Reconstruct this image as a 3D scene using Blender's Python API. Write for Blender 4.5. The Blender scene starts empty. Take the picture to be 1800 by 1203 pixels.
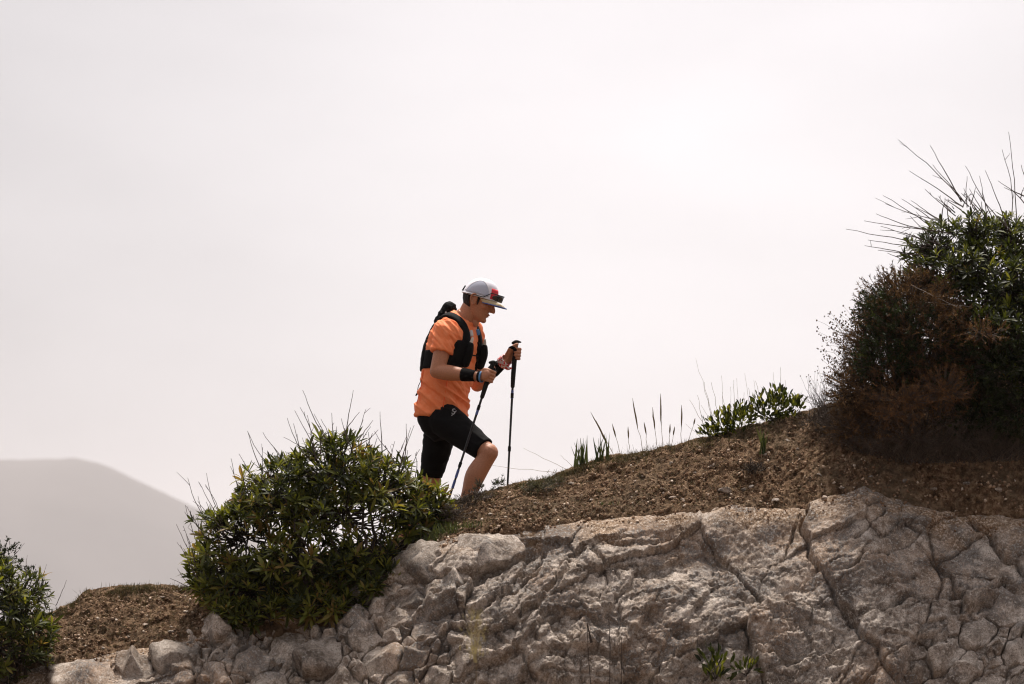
import bpy, math, random
import numpy as np
from mathutils import Vector, Matrix, noise as mnoise
from mathutils.bvhtree import BVHTree
rng = np.random.default_rng(11)
random.seed(11)
R = math.radians
sc = bpy.context.scene
col = sc.collection

# ------------------------------------------------------------------ camera
CAM_Y, PITCH, FPX = -20.0, R(4.0), 6000.0          # 1800 px wide picture, 120 mm lens
cam = bpy.data.cameras.new('camera')
cam_o = bpy.data.objects.new('camera', cam); col.objects.link(cam_o)
cam_o.location = (0, CAM_Y, 0)
cam_o.rotation_euler = (R(90) + PITCH, 0, 0)
cam.sensor_width = 36; cam.lens = 120
cam.clip_start = 0.5; cam.clip_end = 60000
cam.dof.use_dof = True; cam.dof.focus_distance = 20.0; cam.dof.aperture_fstop = 4.0
sc.camera = cam_o

# ------------------------------------------------------------------ sky and sun
SUN_EL, SUN_AZ = R(67), R(8)                       # azimuth from +Y towards +X (behind the ridge)
sun_dir = Vector((math.sin(SUN_AZ) * math.cos(SUN_EL), math.cos(SUN_AZ) * math.cos(SUN_EL), math.sin(SUN_EL)))
world = bpy.data.worlds.new('World'); sc.world = world; world.use_nodes = True
nt = world.node_tree; nt.nodes.clear()
def wn(t, **k):
    n = nt.nodes.new(t)
    for a, b in k.items(): setattr(n, a, b)
    return n
w_out = wn('ShaderNodeOutputWorld'); w_bg = wn('ShaderNodeBackground'); w_bg.inputs[1].default_value = 0.085
nt.links.new(w_bg.outputs[0], w_out.inputs[0])
w_sky = wn('ShaderNodeTexSky', sky_type='NISHITA', sun_disc=False)
w_sky.sun_elevation = SUN_EL; w_sky.sun_rotation = SUN_AZ; w_sky.dust_density = 3.0
w_tc = wn('ShaderNodeTexCoord')
def wmath(op, a, b=None, clamp=False):
    n = wn('ShaderNodeMath', operation=op); n.use_clamp = clamp
    for i, v in enumerate((a, b)):
        if v is None: continue
        if isinstance(v, (int, float)): n.inputs[i].default_value = v
        else: nt.links.new(v, n.inputs[i])
    return n.outputs[0]
def glow(d, sigma_deg, amp):                        # soft bright area of thin cloud round a direction
    n = wn('ShaderNodeVectorMath', operation='DISTANCE'); n.inputs[1].default_value = d
    nt.links.new(w_tc.outputs['Generated'], n.inputs[0])
    q = wmath('DIVIDE', n.outputs['Value'], R(sigma_deg))
    return wmath('MULTIPLY', wmath('EXPONENT', wmath('MULTIPLY', wmath('MULTIPLY', q, q), -0.5)), amp)
w_map = wn('ShaderNodeMapping'); w_map.inputs['Scale'].default_value = (1.0, 1.0, 2.6); w_map.inputs['Rotation'].default_value = (0, R(14), 0)
nt.links.new(w_tc.outputs['Generated'], w_map.inputs['Vector'])
w_no = wn('ShaderNodeTexNoise'); w_no.inputs['Scale'].default_value = 10.0; w_no.inputs['Detail'].default_value = 4; w_no.inputs['Roughness'].default_value = 0.45
nt.links.new(w_map.outputs[0], w_no.inputs['Vector'])
SKY_BASE, SKY_SUN, SKY_THIN, SKY_NOISE = 2.0, 8.6, 4.3, 1.9
thin = Vector((0.052, 1.0, 0.112)).normalized()
lum = wmath('ADD', wmath('ADD', glow(tuple(sun_dir), 46, SKY_SUN), glow(tuple(thin), 7.5, SKY_THIN)),
            wmath('ADD', wmath('MULTIPLY', wmath('SUBTRACT', w_no.outputs['Fac'], 0.5), SKY_NOISE), SKY_BASE))
w_col = wn('ShaderNodeVectorMath', operation='SCALE'); w_col.inputs[0].default_value = (1.0, 0.955, 0.973)
nt.links.new(lum, w_col.inputs['Scale'])
w_mix = wn('ShaderNodeMix', data_type='RGBA'); w_mix.inputs['Factor'].default_value = 0.94
nt.links.new(w_sky.outputs[0], w_mix.inputs['A']); nt.links.new(w_col.outputs[0], w_mix.inputs['B'])
nt.links.new(w_mix.outputs['Result'], w_bg.inputs[0])

sun = bpy.data.lights.new('sun', 'SUN'); sun.energy = 5.0; sun.angle = R(7); sun.color = (1.0, 0.93, 0.85)
sun_o = bpy.data.objects.new('sun', sun); col.objects.link(sun_o)
sun_o.rotation_euler = (-sun_dir).to_track_quat('-Z', 'Y').to_euler()
sun_o.location = (0, 0, 30)

vs = sc.view_settings
vs.view_transform = 'Standard'; vs.look = 'None'; vs.exposure = 0.25; vs.gamma = 1.0; vs.use_curve_mapping = False
cy = sc.cycles
cy.use_denoising = True; cy.max_bounces = 6; cy.diffuse_bounces = 3; cy.glossy_bounces = 2
cy.transmission_bounces = 3; cy.transparent_max_bounces = 8; cy.volume_bounces = 1
cy.sample_clamp_indirect = 6.0; cy.filter_width = 1.15

# ------------------------------------------------------------------ helpers
cP, sP = math.cos(PITCH), math.sin(PITCH)
def P(px, py, Y):
    """world point on the plane of depth Y that the picture shows at pixel (px, py)"""
    px = np.asarray(px, float); py = np.asarray(py, float); Y = np.asarray(Y, float)
    u = (px - 900) / FPX; v = (601.5 - py) / FPX
    dy = cP - v * sP; dz = sP + v * cP
    t = (Y - CAM_Y) / dy
    return np.stack(np.broadcast_arrays(u * t, Y + 0 * t, dz * t), -1)
def PV(px, py, Y): return Vector(P(px, py, Y).tolist())

def mesh_data(name, v, f, smooth=True):
    v = np.asarray(v, np.float32)
    me = bpy.data.meshes.new(name)
    if isinstance(f, np.ndarray):
        n, k = f.shape
        me.vertices.add(len(v)); me.vertices.foreach_set('co', v.ravel())
        me.loops.add(n * k); me.loops.foreach_set('vertex_index', f.astype(np.int32).ravel())
        me.polygons.add(n); me.polygons.foreach_set('loop_start', np.arange(0, n * k, k, dtype=np.int32))
        me.update(calc_edges=True)
    else:
        me.from_pydata([tuple(map(float, p)) for p in v], [], f)
    if smooth: me.polygons.foreach_set('use_smooth', np.ones(len(me.polygons), bool))
    me.validate(); me.update()
    return me
def link(name, me, mat=None, parent=None):
    o = bpy.data.objects.new(name, me); col.objects.link(o)
    if mat is not None and len(me.materials) == 0: me.materials.append(mat)
    if parent is not None: adopt(o, parent)
    return o
def adopt(o, parent):
    o.parent = parent
    M = parent.get('_origin')
    loc = Vector(M) if M is not None else Vector((0, 0, 0))
    if parent.parent is not None and M is None: loc = Vector((0, 0, 0))
    o.matrix_parent_inverse = Matrix.Translation(-loc)
def mk(name, v, f, mat, parent=None, smooth=True):
    return link(name, mesh_data(name, v, f, smooth), mat, parent)
ORIGINS = {}
def thing(name, loc, label, cat, group=None):
    o = bpy.data.objects.new(name, None); col.objects.link(o)
    o.empty_display_size = 0.1
    o.location = loc; o['_origin'] = list(map(float, loc))
    o['label'] = label; o['category'] = cat
    if group: o['group'] = group
    return o
def tag(o, label=None, cat=None, group=None, kind=None):
    for k, v in (('label', label), ('category', cat), ('group', group), ('kind', kind)):
        if v: o[k] = v
    return o

def hash2(ix, iy, seed):
    h = (ix.astype(np.int64) * 374761393 + iy.astype(np.int64) * 668265263 + seed * 974711) & 0xFFFFFFFF
    h = ((h ^ (h >> 13)) * 1274126177) & 0xFFFFFFFF
    return (h ^ (h >> 16)) & 0xFFFFFFFF
def perlin(x, y, seed=0):
    x = np.asarray(x, float); y = np.asarray(y, float)
    x0 = np.floor(x); y0 = np.floor(y); fx = x - x0; fy = y - y0
    u = fx**3 * (fx * (fx * 6 - 15) + 10); w = fy**3 * (fy * (fy * 6 - 15) + 10)
    def g(ix, iy, dx, dy):
        a = hash2(ix, iy, seed) / 4294967296.0 * 2 * np.pi
        return np.cos(a) * dx + np.sin(a) * dy
    n00 = g(x0, y0, fx, fy); n10 = g(x0 + 1, y0, fx - 1, fy)
    n01 = g(x0, y0 + 1, fx, fy - 1); n11 = g(x0 + 1, y0 + 1, fx - 1, fy - 1)
    return ((n00 * (1 - u) + n10 * u) * (1 - w) + (n01 * (1 - u) + n11 * u) * w) * 1.5
def fbm(x, y, o=4, seed=0, gain=0.5):
    s = 0; a = 1.0; f = 1.0
    for i in range(o):
        s = s + a * perlin(x * f, y * f, seed + i * 17); a *= gain; f *= 2.03
    return s
def voronoi(x, y, seed=0):
    x = np.asarray(x, float); y = np.asarray(y, float)
    x0 = np.floor(x); y0 = np.floor(y)
    f1 = np.full(x.shape, 9.0); f2 = np.full(x.shape, 9.0); idd = np.zeros(x.shape)
    for i in (-1, 0, 1):
        for j in (-1, 0, 1):
            cx = x0 + i; cyy = y0 + j
            h = hash2(cx, cyy, seed)
            ox = (h & 0xFFFF) / 65535.0; oy = ((h >> 16) & 0xFFFF) / 65535.0
            d = np.hypot(cx + ox - x, cyy + oy - y)
            m = d < f1
            f2 = np.where(m, f1, np.minimum(f2, d)); idd = np.where(m, ox, idd); f1 = np.where(m, d, f1)
    return f1, f2, idd
def sstep(a, b, x):
    t = np.clip((x - a) / (b - a), 0, 1); return t * t * (3 - 2 * t)

# ------------------------------------------------------------------ materials
def new_mat(name):
    m = bpy.data.materials.new(name); m.use_nodes = True
    return m, m.node_tree, m.node_tree.nodes['Principled BSDF']
def plain(name, c, rough=0.7, metal=0.0, bump=0.0, bscale=200, var=0.0, spec=0.3, sheen=0.0):
    m, t, b = new_mat(name)
    b.inputs['Base Color'].default_value = (*c, 1); b.inputs['Roughness'].default_value = rough
    b.inputs['Metallic'].default_value = metal; b.inputs['Specular IOR Level'].default_value = spec
    if sheen: b.inputs['Sheen Weight'].default_value = sheen
    if var or bump:
        tc = t.nodes.new('ShaderNodeTexCoord')
        n = t.nodes.new('ShaderNodeTexNoise'); n.inputs['Scale'].default_value = bscale; n.inputs['Detail'].default_value = 4
        t.links.new(tc.outputs['Object'], n.inputs['Vector'])
        if var:
            mx = t.nodes.new('ShaderNodeMix'); mx.data_type = 'RGBA'
            mx.inputs['A'].default_value = (*[x * (1 - var) for x in c], 1); mx.inputs['B'].default_value = (*[min(1, x * (1 + var)) for x in c], 1)
            t.links.new(n.outputs['Fac'], mx.inputs['Factor']); t.links.new(mx.outputs['Result'], b.inputs['Base Color'])
        if bump:
            bp = t.nodes.new('ShaderNodeBump'); bp.inputs['Strength'].default_value = bump; bp.inputs['Distance'].default_value = 0.004
            t.links.new(n.outputs['Fac'], bp.inputs['Height']); t.links.new(bp.outputs[0], b.inputs['Normal'])
    return m
def ramp(t, fac, stops):
    r = t.nodes.new('ShaderNodeValToRGB')
    while len(r.color_ramp.elements) < len(stops): r.color_ramp.elements.new(0.5)
    for e, (p, c) in zip(r.color_ramp.elements, stops):
        e.position = p; e.color = (*c, 1) if len(c) == 3 else c
    t.links.new(fac, r.inputs[0]); return r.outputs[0]
def tex(t, kind, scale, detail=5, rough=0.6, vec=None, dist=0.0):
    n = t.nodes.new('ShaderNodeTex' + kind); n.inputs['Scale'].default_value = scale
    if kind == 'Noise':
        n.inputs['Detail'].default_value = detail; n.inputs['Roughness'].default_value = rough; n.inputs['Distortion'].default_value = dist
    if vec is not None: t.links.new(vec, n.inputs['Vector'])
    return n
def mixc(t, fac, a, b, mode='MIX'):
    n = t.nodes.new('ShaderNodeMix'); n.data_type = 'RGBA'; n.blend_type = mode
    for k, v in (('Factor', fac), ('A', a), ('B', b)):
        if isinstance(v, (int, float)): n.inputs[k].default_value = v
        elif isinstance(v, tuple): n.inputs[k].default_value = (*v, 1)
        else: t.links.new(v, n.inputs[k])
    return n.outputs['Result']
def bump(t, b, h, dist, strength=1.0, prev=None):
    n = t.nodes.new('ShaderNodeBump'); n.inputs['Distance'].default_value = dist; n.inputs['Strength'].default_value = strength
    t.links.new(h, n.inputs['Height'])
    if prev is not None: t.links.new(prev, n.inputs['Normal'])
    t.links.new(n.outputs[0], b.inputs['Normal']); return n.outputs[0]

def rock_material(name, tone=1.0):
    m, t, b = new_mat(name)
    g = t.nodes.new('ShaderNodeNewGeometry').outputs['Position']
    big = tex(t, 'Noise', 1.6, 5, 0.6, g).outputs['Fac']
    med = tex(t, 'Noise', 9, 6, 0.72, g).outputs['Fac']
    fine = tex(t, 'Noise', 70, 5, 0.75, g).outputs['Fac']
    speck = tex(t, 'Noise', 190, 3, 0.7, g).outputs['Fac']
    k = tone
    c = ramp(t, med, [(0.36, (0.14*k, 0.108*k, 0.085*k)), (0.5, (0.38*k, 0.31*k, 0.255*k)), (0.62, (0.66*k, 0.565*k, 0.485*k))])
    tan = ramp(t, big, [(0.50, (0, 0, 0)), (0.66, (1, 1, 1))])
    c = mixc(t, mixc(t, 1.0, tan, (0.55, 0.55, 0.55), 'MULTIPLY'), c, (0.46*k, 0.29*k, 0.18*k))
    xs = t.nodes.new('ShaderNodeSeparateXYZ'); t.links.new(g, xs.inputs[0])
    mr = t.nodes.new('ShaderNodeMapRange'); mr.inputs['From Min'].default_value = 0.9; mr.inputs['From Max'].default_value = 2.0; mr.inputs['To Max'].default_value = 0.6; t.links.new(xs.outputs['X'], mr.inputs['Value'])
    c = mixc(t, mr.outputs[0], c, mixc(t, 1.0, c, (0.92, 0.95, 0.99), 'MULTIPLY'))
    so = t.nodes.new('ShaderNodeAttribute'); so.attribute_name = 'soil'
    c = mixc(t, so.outputs['Fac'], c, ramp(t, fine, [(0.42, (0.19*k, 0.118*k, 0.070*k)), (0.6, (0.52*k, 0.37*k, 0.25*k))]))
    # dark lichen in patches of its own
    lich = tex(t, 'Noise', 3.1, 7, 0.7, g, 0.2).outputs['Fac']
    lf = ramp(t, lich, [(0.505, (0, 0, 0)), (0.555, (0.95, 0.95, 0.95))])
    lf = mixc(t, 1.0, lf, ramp(t, fine, [(0.42, (0.15, 0.15, 0.15)), (0.56, (1, 1, 1))]), 'MULTIPLY')
    c = mixc(t, lf, c, (0.095*k, 0.09*k, 0.09*k))
    c = mixc(t, ramp(t, speck, [(0.40, (0.85, 0.85, 0.85)), (0.49, (0, 0, 0))]), c, (0.10*k, 0.085*k, 0.07*k))
    c = mixc(t, ramp(t, fine, [(0.53, (0, 0, 0)), (0.62, (0.6, 0.6, 0.6))]), c, (0.72*k, 0.66*k, 0.60*k))
    t.links.new(c, b.inputs['Base Color'])
    b.inputs['Roughness'].default_value = 0.92; b.inputs['Specular IOR Level'].default_value = 0.15
    p = bump(t, b, med, 0.012, 0.5); p = bump(t, b, fine, 0.010, 0.8, p); bump(t, b, speck, 0.004, 0.8, p)
    return m
M_rock = rock_material('rock')
def dirt_material():
    m, t, b = new_mat('dirt')
    g = t.nodes.new('ShaderNodeNewGeometry').outputs['Position']
    big = tex(t, 'Noise', 2.2, 5, 0.6, g).outputs['Fac']; med = tex(t, 'Noise', 22, 6, 0.7, g).outputs['Fac']
    fine = tex(t, 'Noise', 120, 5, 0.75, g).outputs['Fac']
    c = ramp(t, med, [(0.38, (0.055, 0.030, 0.016)), (0.5, (0.19, 0.112, 0.063)), (0.62, (0.42, 0.285, 0.18))])
    c = mixc(t, ramp(t, big, [(0.45, (0, 0, 0)), (0.65, (0.6, 0.6, 0.6))]), c, (0.20, 0.15, 0.10))
    c = mixc(t, ramp(t, fine, [(0.58, (0, 0, 0)), (0.68, (0.7, 0.7, 0.7))]), c, (0.40, 0.29, 0.20))
    c = mixc(t, ramp(t, fine, [(0.34, (0.8, 0.8, 0.8)), (0.43, (0, 0, 0))]), c, (0.05, 0.03, 0.018))
    t.links.new(c, b.inputs['Base Color']); b.inputs['Roughness'].default_value = 0.95; b.inputs['Specular IOR Level'].default_value = 0.1
    p = bump(t, b, med, 0.03, 1.0); bump(t, b, fine, 0.016, 1.0, p)
    return m
M_dirt = dirt_material()
def tinted(name, stops, rough=0.6, transl=0.3, attr=True, spec=0.3):
    """leaf-like material; colour varies by the mesh's tint attribute or by the object's own random number"""
    m, t, b = new_mat(name)
    if attr:
        a = t.nodes.new('ShaderNodeAttribute'); a.attribute_name = 'tint'; f = a.outputs['Fac']
    else:
        f = t.nodes.new('ShaderNodeObjectInfo').outputs['Random']
    c = ramp(t, f, stops); t.links.new(c, b.inputs['Base Color'])
    b.inputs['Roughness'].default_value = rough; b.inputs['Specular IOR Level'].default_value = spec
    if transl:
        tr = t.nodes.new('ShaderNodeBsdfTranslucent'); mx = t.nodes.new('ShaderNodeMixShader'); mx.inputs[0].default_value = transl
        t.links.new(mixc(t, 1.0, c, (1.0, 0.95, 0.45), 'MULTIPLY'), tr.inputs['Color'])
        t.links.new(b.outputs[0], mx.inputs[1]); t.links.new(tr.outputs[0], mx.inputs[2])
        t.links.new(mx.outputs[0], t.nodes['Material Output'].inputs[0])
    return m
LEAF = [(0.0, (0.018, 0.024, 0.008)), (0.4, (0.048, 0.060, 0.013)), (0.7, (0.14, 0.155, 0.024)), (0.92, (0.27, 0.265, 0.05)), (1.0, (0.26, 0.17, 0.06))]
M_leaf = tinted('shrub_leaf', LEAF, 0.5, 0.5, True, 0.4); LEAF_O = [(p_ if p_ == 0 else min(1, .35 + .68 * p_) if p_ < 1 else 1, c_) for p_, c_ in LEAF[:4]]; M_leaf_o = tinted('shrub_leaf_single', LEAF_O, 0.5, 0.5, False, 0.4)
M_bark = plain('bark', (0.055, 0.042, 0.034), 0.9, bump=0.6, bscale=60, var=0.4)
M_twig = plain('dead_twig', (0.10, 0.078, 0.07), 0.85, var=0.4, bscale=30)
M_brown = tinted('dry_needles', [(0.0, (0.036, 0.022, 0.012)), (0.55, (0.16, 0.088, 0.042)), (1.0, (0.34, 0.20, 0.095))], 0.8, 0.2)
M_rust = tinted('rust_needles', [(0.0, (0.13, 0.06, 0.025)), (1.0, (0.30, 0.16, 0.07))], 0.8, 0.2)
M_fine = tinted('fine_leaves', [(0.0, (0.018, 0.026, 0.010)), (0.7, (0.035, 0.052, 0.014)), (1.0, (0.09, 0.11, 0.03))], 0.6, 0.25)
M_grey = tinted('grey_brush', [(0.0, (0.05, 0.038, 0.03)), (1.0, (0.22, 0.18, 0.15))], 0.9, 0.0)
M_cover = tinted('ground_cover', [(0.0, (0.05, 0.045, 0.022)), (0.5, (0.10, 0.085, 0.045)), (1.0, (0.20, 0.165, 0.10))], 0.9, 0.2)
M_grass = tinted('grass_blade', [(0.0, (0.04, 0.06, 0.022)), (1.0, (0.13, 0.15, 0.06))], 0.6, 0.3)
M_straw = plain('straw', (0.24, 0.17, 0.085), 0.8, var=0.35, bscale=40)
M_husk = plain('husk', (0.17, 0.125, 0.06), 0.8, var=0.4, bscale=80)
M_silver = tinted('silver_leaves', [(0.0, (0.07, 0.07, 0.045)), (1.0, (0.23, 0.22, 0.16))], 0.9, 0.2)
M_pebble = tinted('pebbles', [(0.0, (0.10, 0.056, 0.032)), (0.45, (0.24, 0.15, 0.095)), (0.8, (0.42, 0.30, 0.21)), (1.0, (0.60, 0.50, 0.41))], 0.95, 0.0, True, 0.1)
# ------------------------------------------------------------------ the ridge: rock face below, dirt bank above
CREST = np.array([(-900,1260),(-300,1150),(-60,1110),(60,1085),(100,1072),(128,1060),(146,1040),(200,1031),(260,1029),(345,1030),(385,1018),(480,985),(600,968),(690,958),(730,936),(765,903),(800,880),(850,866),(900,852),(950,842),(1000,826),(1050,806),(1100,798),(1150,787),(1240,769),(1330,744),(1400,727),(1450,713),(1500,694),(1600,655),(1800,600),(2100,540),(2700,470)], float)
EDGE = np.array([(-900,1330),(-300,1230),(0,1185),(80,1165),(140,1156),(220,1143),(300,1130),(350,1115),(380,1076),(450,1072),(560,1060),(640,1028),(690,998),(730,972),(800,945),(870,934),(900,924),(1050,912),(1180,897),(1280,887),(1350,893),(1420,884),(1520,857),(1600,888),(1680,902),(1800,908),(2100,900),(2700,880)], float)
def crest(px): return np.interp(px, CREST[:, 0], CREST[:, 1])
def edge(px): return np.interp(px, EDGE[:, 0], EDGE[:, 1])
Y_EDGE = -0.75
def rockY(px, py):
    d = (py - edge(px)) / 310.0
    k = np.clip(d, 0, 1.0)
    return Y_EDGE - 1.15 * d + 0.30 * k * k + 0.60 * np.clip(d - 1.0, 0, None) * 0.8
N_ROCK = np.array([0, -0.72, 0.69])
def dist_poly(px, py, pts):
    """distance in px to a polyline and signed side"""
    best = np.full(px.shape, 1e9); side = np.zeros(px.shape)
    for (ax, ay), (bx, by) in zip(pts[:-1], pts[1:]):
        dx, dy = bx - ax, by - ay; L2 = dx * dx + dy * dy
        t = np.clip(((px - ax) * dx + (py - ay) * dy) / L2, 0, 1)
        d = np.hypot(px - ax - t * dx, py - ay - t * dy); m = d < best
        best = np.where(m, d, best); side = np.where(m, np.sign(dx * (py - ay) - dy * (px - ax)), side)
    return best, side
# (points, width px, depth m, step m: side to the right of the direction stands lower)
CRACKS = [
 ([(1416,893),(1418,930),(1424,968),(1440,1000),(1462,1030),(1490,1066),(1512,1103),(1535,1130),(1556,1160),(1566,1203)], 5, .045, .035),
 ([(1485,1012),(1520,990),(1545,978),(1562,970)], 4, .05, -.012), ([(1562,970),(1585,958),(1620,945)], 2.5, .02, -.004),
 ([(1560,900),(1545,915),(1520,930),(1505,936)], 4, .03, .006), ([(1640,972),(1655,982),(1668,1005),(1682,1030),(1692,1045)], 4, .045, .02),
 ([(1710,915),(1730,930),(1752,952),(1768,975),(1795,998)], 6, .05, .02), ([(1648,972),(1690,953),(1722,938)], 3, .03, .01),
 ([(1552,1070),(1590,1048),(1630,1046),(1672,1040),(1700,1038)], 9, .075, -.02), ([(1712,1045),(1745,1035),(1775,1018),(1810,1005)], 6, .06, -.02),
 ([(1700,1040),(1690,1075),(1672,1110)], 5, .03, .02), ([(1800,1080),(1760,1060),(1725,1068)], 5, .04, 0),
 ([(1050,955),(1100,962),(1145,950),(1200,945)], 3, .02, .006), ([(1130,995),(1160,1010),(1200,1018),(1240,1012)], 4, .03, -.012),
 ([(1200,920),(1240,945),(1262,975),(1300,985)], 3, .018, .004), ([(1250,990),(1310,986),(1370,984),(1418,980)], 3, .015, -.02),
 ([(700,1130),(760,1100),(830,1080),(900,1045),(960,1005),(1000,978)], 5, .05, -.03), ([(850,1110),(900,1090),(950,1055),(985,1020),(1002,1000)], 5, .05, -.03),
 ([(760,1050),(800,1025),(850,1008),(880,990),(910,975),(940,966)], 7, .06, -.03), ([(880,1030),(920,1010),(940,1000),(952,985),(952,965)], 6, .05, -.02),
 ([(870,1145),(930,1120),(985,1090),(1030,1062)], 4, .03, -.02), ([(1000,1020),(1050,1012),(1110,1005)], 4, .03, -.01),
 ([(1290,1045),(1330,1055),(1360,1050),(1400,1070)], 8, .045, -.01), ([(1330,1150),(1380,1160),(1430,1150),(1490,1160)], 6, .04, -.02),
 ([(1180,1110),(1240,1120),(1300,1108)], 5, .03, -.02), ([(960,1170),(1040,1150),(1110,1165),(1200,1155)], 5, .035, -.02),
]
STONE_REGION = [(330,1150),(352,1118),(384,1084),(450,1080),(560,1068),(640,1038),(688,1010),(735,985),(752,1030),(760,1085),(795,1120),(815,1160),(830,1260),(340,1260)]
STONE_REGION2 = [(1575,1180),(1600,1120),(1660,1105),(1720,1050),(1830,1000),(1860,1260),(1480,1260),(1500,1190)]
def in_poly(px, py, poly):
    ins = np.zeros(np.shape(px), bool); n = len(poly)
    for i in range(n):
        x1, y1 = poly[i]; x2, y2 = poly[(i + 1) % n]
        c = ((y1 > py) != (y2 > py)) & (px < (x2 - x1) * (py - y1) / (y2 - y1 + 1e-9) + x1)
        ins ^= c
    return ins
def region_mask(px, py, poly, soft=14):
    d, _ = dist_poly(px, py, poly + [poly[0]])
    return np.where(in_poly(px, py, poly), sstep(0, soft, d), 0.0)
def facets(x, y, seed, tilt):
    """broken flat faces: every cell is a plane of its own tilt and height"""
    x0 = np.floor(x); y0 = np.floor(y); f1 = np.full(x.shape, 9.0); f2 = f1.copy(); hgt = np.zeros(x.shape)
    for i in (-1, 0, 1):
        for j in (-1, 0, 1):
            cx = x0 + i; cyy = y0 + j; h = hash2(cx, cyy, seed); h2 = hash2(cx, cyy, seed + 77)
            dx = cx + (h & 0xFFFF) / 65535.0 - x; dy = cyy + ((h >> 16) & 0xFFFF) / 65535.0 - y; d = np.hypot(dx, dy)
            a = (h2 & 0xFFFF) / 65535.0 * 6.283; o = ((h2 >> 16) & 0xFFFF) / 65535.0 - .5
            m = d < f1
            f2 = np.where(m, f1, np.minimum(f2, d)); hgt = np.where(m, o * .6 - tilt * (np.cos(a) * dx + np.sin(a) * dy), hgt); f1 = np.where(m, d, f1)
    return hgt, f2 - f1
def rock_disp(px, py):
    X, T = px / 300.0, py / 300.0
    wx = X + 0.10 * fbm(X * 2.2, T * 2.2, 3, 5); wy = T + 0.10 * fbm(X * 2.2, T * 2.2, 3, 9)
    d = 0.075 * fbm(X * 1.1, T * 1.3, 3, 21) + 0.012 * fbm(wx * 4.2, wy * 4.6, 4, 31)
    sx = X + 0.022 * fbm(X * 5, T * 5, 5, 5, .6); sy = T + 0.022 * fbm(X * 5, T * 5, 5, 9, .6)      # ragged cell borders
    q = (0.56 * sx + sy) / 1.15; k = (sx - 0.56 * sy) / 1.15                                # across / along the diagonal bedding
    mid = sstep(2.1, 2.6, X) * (1 - sstep(3.6, 4.4, X)) * sstep(0.02, 0.2, (py - edge(px)) / 300)
    low = sstep(0.22, 0.7, (py - edge(px)) / 300 + 0.18 * fbm(X * 1.5, T * 1.5, 2, 61)) * sstep(2.5, 3.1, X)
    # diagonal ledges, strongest in the middle
    ph = q * 4.6 + 0.8 * fbm(X * 1.3, T * 1.3, 3, 41); fr = ph - np.floor(ph)
    d += mid * 0.050 * (np.where(fr < 0.93, fr / 0.93, (1 - fr) / 0.07) - 0.5)
    h1, e1 = facets(k * 2.1, q * 4.4, 3, 0.9); h2, e2 = facets(k * 5.5 + .4, q * 10.5, 8, 0.9); h3, e3 = facets(sx * 17, sy * 20, 12, 0.9)
    h0, e0 = facets(k * 0.9 + .2, q * 1.9, 23, 0.8)
    d += 0.070 * h0 - 0.045 * (1 - sstep(0, .022, e0))
    d += 0.065 * h1 * (.5 + .5 * mid) - 0.035 * (1 - sstep(0, .035, e1)) * sstep(-.25, .1, fbm(X * 2, T * 2, 2, 63))
    d += (0.28 + 0.40 * low + .25 * mid) * (0.026 * h2 - 0.018 * (1 - sstep(0, .06, e2)))
    d += (0.12 + 0.5 * low) * (0.012 * h3 - 0.010 * (1 - sstep(0, .10, e3)))
    # broken lumps low down
    a, b, c = voronoi(sx * 8.0, sy * 10.0, 33)
    d += low * (0.014 * (np.clip(b - a, 0, .14) / .14) ** 0.5 + 0.030 * (c - 0.5) - 0.02)
    r = 1 - np.abs(fbm(X * 11, T * 13, 4, 81))
    d += 0.003 * (r - 0.8) + 0.006 * fbm(X * 38, T * 42, 3, 91) + 0.0035 * perlin(X * 110, T * 110, 95)
    d *= 0.25 + 0.75 * sstep(0, 55, py - edge(px) + 12 * fbm(X * 4, T * 0, 3, 77))
    jx = px + 9 * fbm(X * 7, T * 7, 3, 101); jy = py + 9 * fbm(X * 7, T * 7, 3, 103)
    for pts, w, dep, stp in CRACKS:
        xs = [p[0] for p in pts]; ys = [p[1] for p in pts]
        m = (px > min(xs) - 90) & (px < max(xs) + 90) & (py > min(ys) - 90) & (py < max(ys) + 90)
        if not m.any(): continue
        dd, sd = dist_poly(jx[m], jy[m], pts)
        ww = w * (0.75 + 0.5 * perlin(X[m] * 9, T[m] * 9, 7))
        d[m] += -1.5 * dep * np.exp(-(dd / (ww * .75)) ** 2) - stp * sd * np.exp(-(dd / 55.0) ** 2) * 0.7 * sstep(0, 3, dd)
    d -= 0.075 * region_mask(px, py, STONE_REGION) + 0.060 * region_mask(px, py, STONE_REGION2)
    d -= 0.018 * np.exp(-np.clip(py - edge(px), 0, None) / 9.0)          # rounded upper lip
    return d
def cols_axis():
    return np.concatenate([np.arange(-900, -40, 14.0), np.arange(-40, 1840, 2.0), np.arange(1840, 2700, 14.0)])
gx = cols_axis()
s = np.concatenate([np.linspace(-0.10, 0, 8, endpoint=False), np.linspace(0, 1, 215), np.linspace(1, 2.6, 30)[1:]])
GX, S = np.meshgrid(gx, s)
E = edge(GX) + 5 * fbm(GX / 60, GX * 0 + 2, 3, 4)
bot = np.maximum(1225, E + 120)
GY = np.where(S < 0, E + S * 300, E + S * (bot - E))
RY = np.where(S < 0, Y_EDGE - S * 3.0, rockY(GX, GY))
D = rock_disp(GX, GY) * np.where(S < 0, np.clip(1 + S * 8, 0.2, 1), 1) - np.where(S < 0, -S * 1.2, 0)
RV = P(GX, GY, RY) + D[..., None] * N_ROCK
def grid_faces(nr, nc, flip=False):
    i = np.arange(nr * nc).reshape(nr, nc)
    f = np.stack([i[:-1, :-1], i[:-1, 1:], i[1:, 1:], i[1:, :-1]], -1).reshape(-1, 4)
    return f[:, ::-1] if flip else f
rock_me = mesh_data('rock_face', RV.reshape(-1, 3), grid_faces(*GX.shape, True))
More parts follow.
